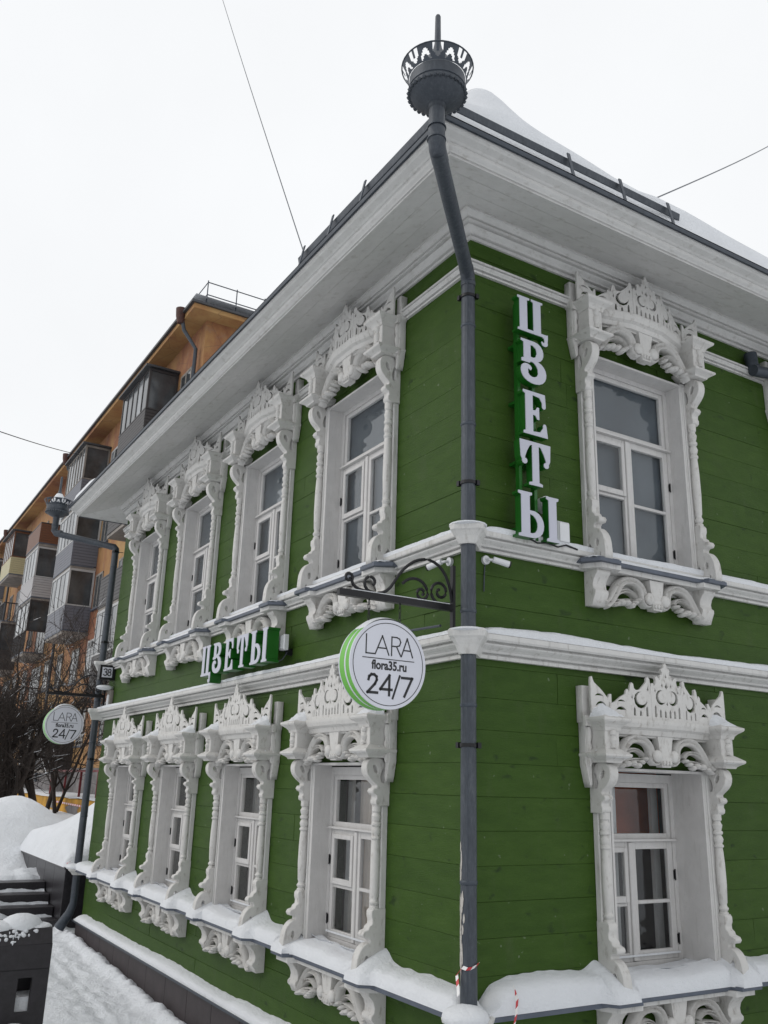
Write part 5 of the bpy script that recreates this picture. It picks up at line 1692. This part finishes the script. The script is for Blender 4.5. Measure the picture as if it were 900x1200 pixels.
FLOORS = {1: 2.5, 2: 5.1, 3: 7.75, 4: 10.38, 5: 13.05}
def balcony(cx, floor, panel, glazing, w=3.2, bars=None, frame='pvc', open_top=False, depth=1.0):
    z = FLOORS[floor]; x0, x1 = cx - w / 2, cx + w / 2; y0 = 5.0 - depth
    b = fb(x0, x1, y0, 4.999, z - .14, z).build('balcony', M['concrete'], flats)
    fb(x0 - .03, x1 + .03, y0 - .03, 4.9, z - .02, z + .03).build('edge_flashing', M['sill_metal'] if panel != 'sid_dark' else M['sid_dark'], b)
    if panel == 'bars':
        mb = MB()
        n = 22
        for k in range(n + 1):
            x = x0 + (x1 - x0) * k / n
            mb.box(x - .012 - FX, x + .012 - FX, y0 - .012 - FY, y0 + .012 - FY, z + .03 - FZ, z + 1.0 - FZ)
        for k in range(8):
            for xx in (x0, x1):
                y = y0 + depth * k / 8
                mb.box(xx - .012 - FX, xx + .012 - FX, y - .012 - FY, y + .012 - FY, z + .03 - FZ, z + 1.0 - FZ)
        mb.build('balusters', M['sid_dark'], b)
        fb(x0 - .03, x1 + .03, y0 - .03, y0 + .03, z + 1.0, z + 1.06).build('rail', M['sid_dark'], b)
        fb(x1 - .03, x1 + .03, y0 + .031, 4.99, z + 1.0, z + 1.06).build('rail', M['sid_dark'], b)
    else:
        nb = 8
        for k in range(nb):      # weatherboards of the parapet, each one proud of the next
            za, zb_ = z + .04 + k * .96 / nb, z + .04 + (k + 1) * .96 / nb - .012
            fb(x0, x1, y0 - .02 - .006, y0, za, zb_).build('siding_board', M[panel], b)
            fb(x1, x1 + .026, y0 - .019, 4.99, za, zb_).build('siding_board', M[panel], b)
        fb(x0 + .01, x1 - .001, y0 + .001, y0 + .03, z + .03, z + 1.0).build('parapet_core', M['sid_dark'], b)
        fb(x1 - .031, x1 - .001, y0 + .031, 4.98, z + .03, z + 1.0).build('parapet_core', M['sid_dark'], b)
        fb(x0 - .03, x1 + .03, y0 - .035, y0 + .04, z + 1.0, z + 1.05).build('parapet_cap', M[frame], b)
        fb(x1 - .03, x1 + .035, y0 + .041, 4.98, z + 1.0, z + 1.05).build('parapet_cap', M[frame], b)
    if glazing:
        zt = z + 2.42
        n = glazing
        mb = MB()
        for k in range(n + 1):
            x = x0 + (x1 - x0 - .07) * k / n
            mb.box(x - FX, x + .07 - FX, y0 - .02 - FY, y0 + .05 - FY, z + 1.051 - FZ, zt - FZ)
        for yy in (4.92,): mb.box(x1 - .07 - FX, x1 - FX, yy - FY, yy + .07 - FY, z + 1.051 - FZ, zt - FZ)
        mb.box(x0 - FX, x1 - FX, y0 - .022 - FY, y0 + .05 - FY, zt + .001 - FZ, zt + .09 - FZ); mb.box(x1 - .07 - FX, x1 + .002 - FX, y0 + .051 - FY, 4.98 - FY, zt + .001 - FZ, zt + .09 - FZ)
        mb.build('glazing_frame', M[frame], b)
        rnd = random.Random(int(cx * 10) + floor)
        for k in range(n):
            xa = x0 + (x1 - x0 - .07) * k / n + .07; xb = x0 + (x1 - x0 - .07) * (k + 1) / n
            fb(xa, xb, y0, y0 + .01, z + 1.052, zt).build('pane', M['winglass_l' if rnd.random() < .55 else 'winglass'], b)
        fb(x1 - .04, x1 - .03, y0 + .051, 4.92, z + 1.052, zt).build('pane', M['winglass'], b)
        if open_top or floor == 5:
            fb(x0 - .12, x1 + .12, y0 - .18, 4.99, zt + .10, zt + .17).build('balcony_roof', M['roof_metal'], b)
    # door and window of the flat behind
    fb(x0 + .5, x1 - .5, 4.97, 4.999, z + .05, z + 2.15).build('balcony_door', M['winglass'], b)

BX = [-24.9, -33.6, -41.7, -50.0, -58.2]
styles = {
    0: {5: ('sid_dark', 5, 'sid_dark'), 4: ('sid_dark', 4, 'pvc'), 3: ('sid_dark', 0, 'sid_dark'), 2: ('sid_dark', 5, 'pvc'), 1: None},
    1: {5: ('sid_grey', 6, 'concrete'), 4: ('sid_grey', 5, 'pvc'), 3: ('sid_grey', 4, 'pvc'), 2: None, 1: ('sid_dark', 0, 'sid_dark')},
    2: {5: ('sid_brown', 0, 'sid_dark'), 4: ('sid_white', 4, 'pvc'), 3: ('bars', 3, 'sid_dark'), 2: ('bars', 0, 'sid_dark'), 1: ('bars', 0, 'sid_dark')},
    3: {5: ('sid_yellow', 5, 'sid_brown'), 4: ('bars', 0, 'sid_dark'), 3: ('sid_dark', 3, 'sid_dark'), 2: ('bars', 0, 'sid_dark'), 1: None},
    4: {5: ('sid_grey', 4, 'pvc'), 4: ('sid_yellow', 4, 'pvc'), 3: ('bars', 0, 'sid_dark'), 2: ('sid_dark', 3, 'sid_dark'), 1: None}}
for i, cx in enumerate(BX):
    for fl, st in styles[i].items():
        if st: balcony(cx, fl, st[0], st[1], frame=st[2])
        else: flat_window(cx, FLOORS[fl] + .75, 1.3, 1.4, False)
    for fl in FLOORS:
        flat_window(cx + 2.5, FLOORS[fl] + .85, 1.05, 1.4, (i + fl) % 3 == 0)
        flat_window(cx - 2.9, FLOORS[fl] + .85, 1.05, 1.4, (i + fl) % 2 == 0)

# =================================================================== BARE TREES
def bare_tree(name, label, base, height, spread, seed, stems=4, r0=.09, depth=4, lean=(0, 0), snow_p=.07, density=1.0):
    rr = random.Random(seed)
    tr_, br, tw, sn_ = MB(), MB(), MB(), MB()
    def grow(p, d, ln, r, lv):
        n = 4
        pts, rad = [p], [r]
        q = p.copy(); dd = d.copy()
        for i in range(n):
            dd = (dd + Vector((rr.gauss(0, .16), rr.gauss(0, .16), rr.gauss(.03, .08)))).normalized()
            q = q + dd * ln / n; pts.append(q.copy()); rad.append(r * (1 - .42 * (i + 1) / n))
        seg = 8 if lv <= 1 else (5 if lv == 2 else 3)
        (tr_ if lv == 0 else br if lv < 3 else tw).tube(pts, rad, seg, lv < 2)
        if lv in (1, 2, 3) and rr.random() < snow_p:
            # snow lies along the upper side of the flatter boughs
            a = rr.randint(1, 2); b = a + 3
            if abs(dd.z) < .88: sn_.tube([pp + Vector((0, 0, rad[k] * .9 + .005)) for k, pp in list(enumerate(pts))[a:b]], [max(rad[k] * .85, .008) * (.4 if k in (a, b - 1) else 1) for k in range(a, b)], 5)
            if lv < 2 and rr.random() < .3:
                s_ = rr.uniform(.03, .08); sn_.blob(pts[2] + Vector((0, 0, rad[2] + s_ * .3)), (s_ * 1.3, s_ * 1.3, s_ * .75), 8, 5)
        if lv >= depth: return
        nb = int((5 if lv == 0 else 5 if lv < 3 else 4) * density)
        for k in range(nb):
            i = rr.randint(1, n) if lv else rr.randint(1, n)
            ax = Vector((rr.gauss(0, 1), rr.gauss(0, 1), rr.gauss(.25, .55))).normalized()
            nd = (dd * .75 + ax * spread).normalized()
            grow(pts[i], nd, ln * rr.uniform(.48, .72), max(rad[i] * rr.uniform(.45, .65), .006), lv + 1)
    t = empty(name, base); tag(t, label, 'tree')
    for s_ in range(stems):
        d = Vector((rr.gauss(lean[0], .30), rr.gauss(lean[1], .30), 1)).normalized()
        grow(Vector((rr.gauss(0, .15), rr.gauss(0, .15), -.2)), d, height * rr.uniform(.42, .60), r0 * rr.uniform(.7, 1.1), 0)
    tr_.build('trunk', M['bark'], t, 60); br.build('branches', M['bark'], t, 60)
    o = tw.build('twigs', M['bark'], t); o['kind'] = 'stuff'
    o = sn_.build('branch_snow', M['snow'], t, 70); o['kind'] = 'stuff'
    return t
bare_tree('bare_tree', 'tangled many-stemmed bare tree behind the snow heap at the left edge', (-19.6, .55, 1.2), 5.2, .85, 11, 6, .085, 4, (.0, .0))
bare_tree('bare_tree', 'leaning dark bare tree with snow on its boughs behind the far round sign', (-19.6, 1.45, 1.2), 4.0, .65, 23, 2, .10, 4, (-.15, -.2), .07, .8)
bare_tree('bare_tree', 'slender bare tree with fine upright twigs in front of the flats', (-24.5, 2.9, 1.3), 6.6, .55, 31, 3, .07, 4, (.05, .0), .25)
bare_tree('bare_tree', 'bare shrub low against the left edge of the photograph', (-18.0, -.3, 1.3), 3.2, .95, 47, 5, .05, 4, (-.2, .1))
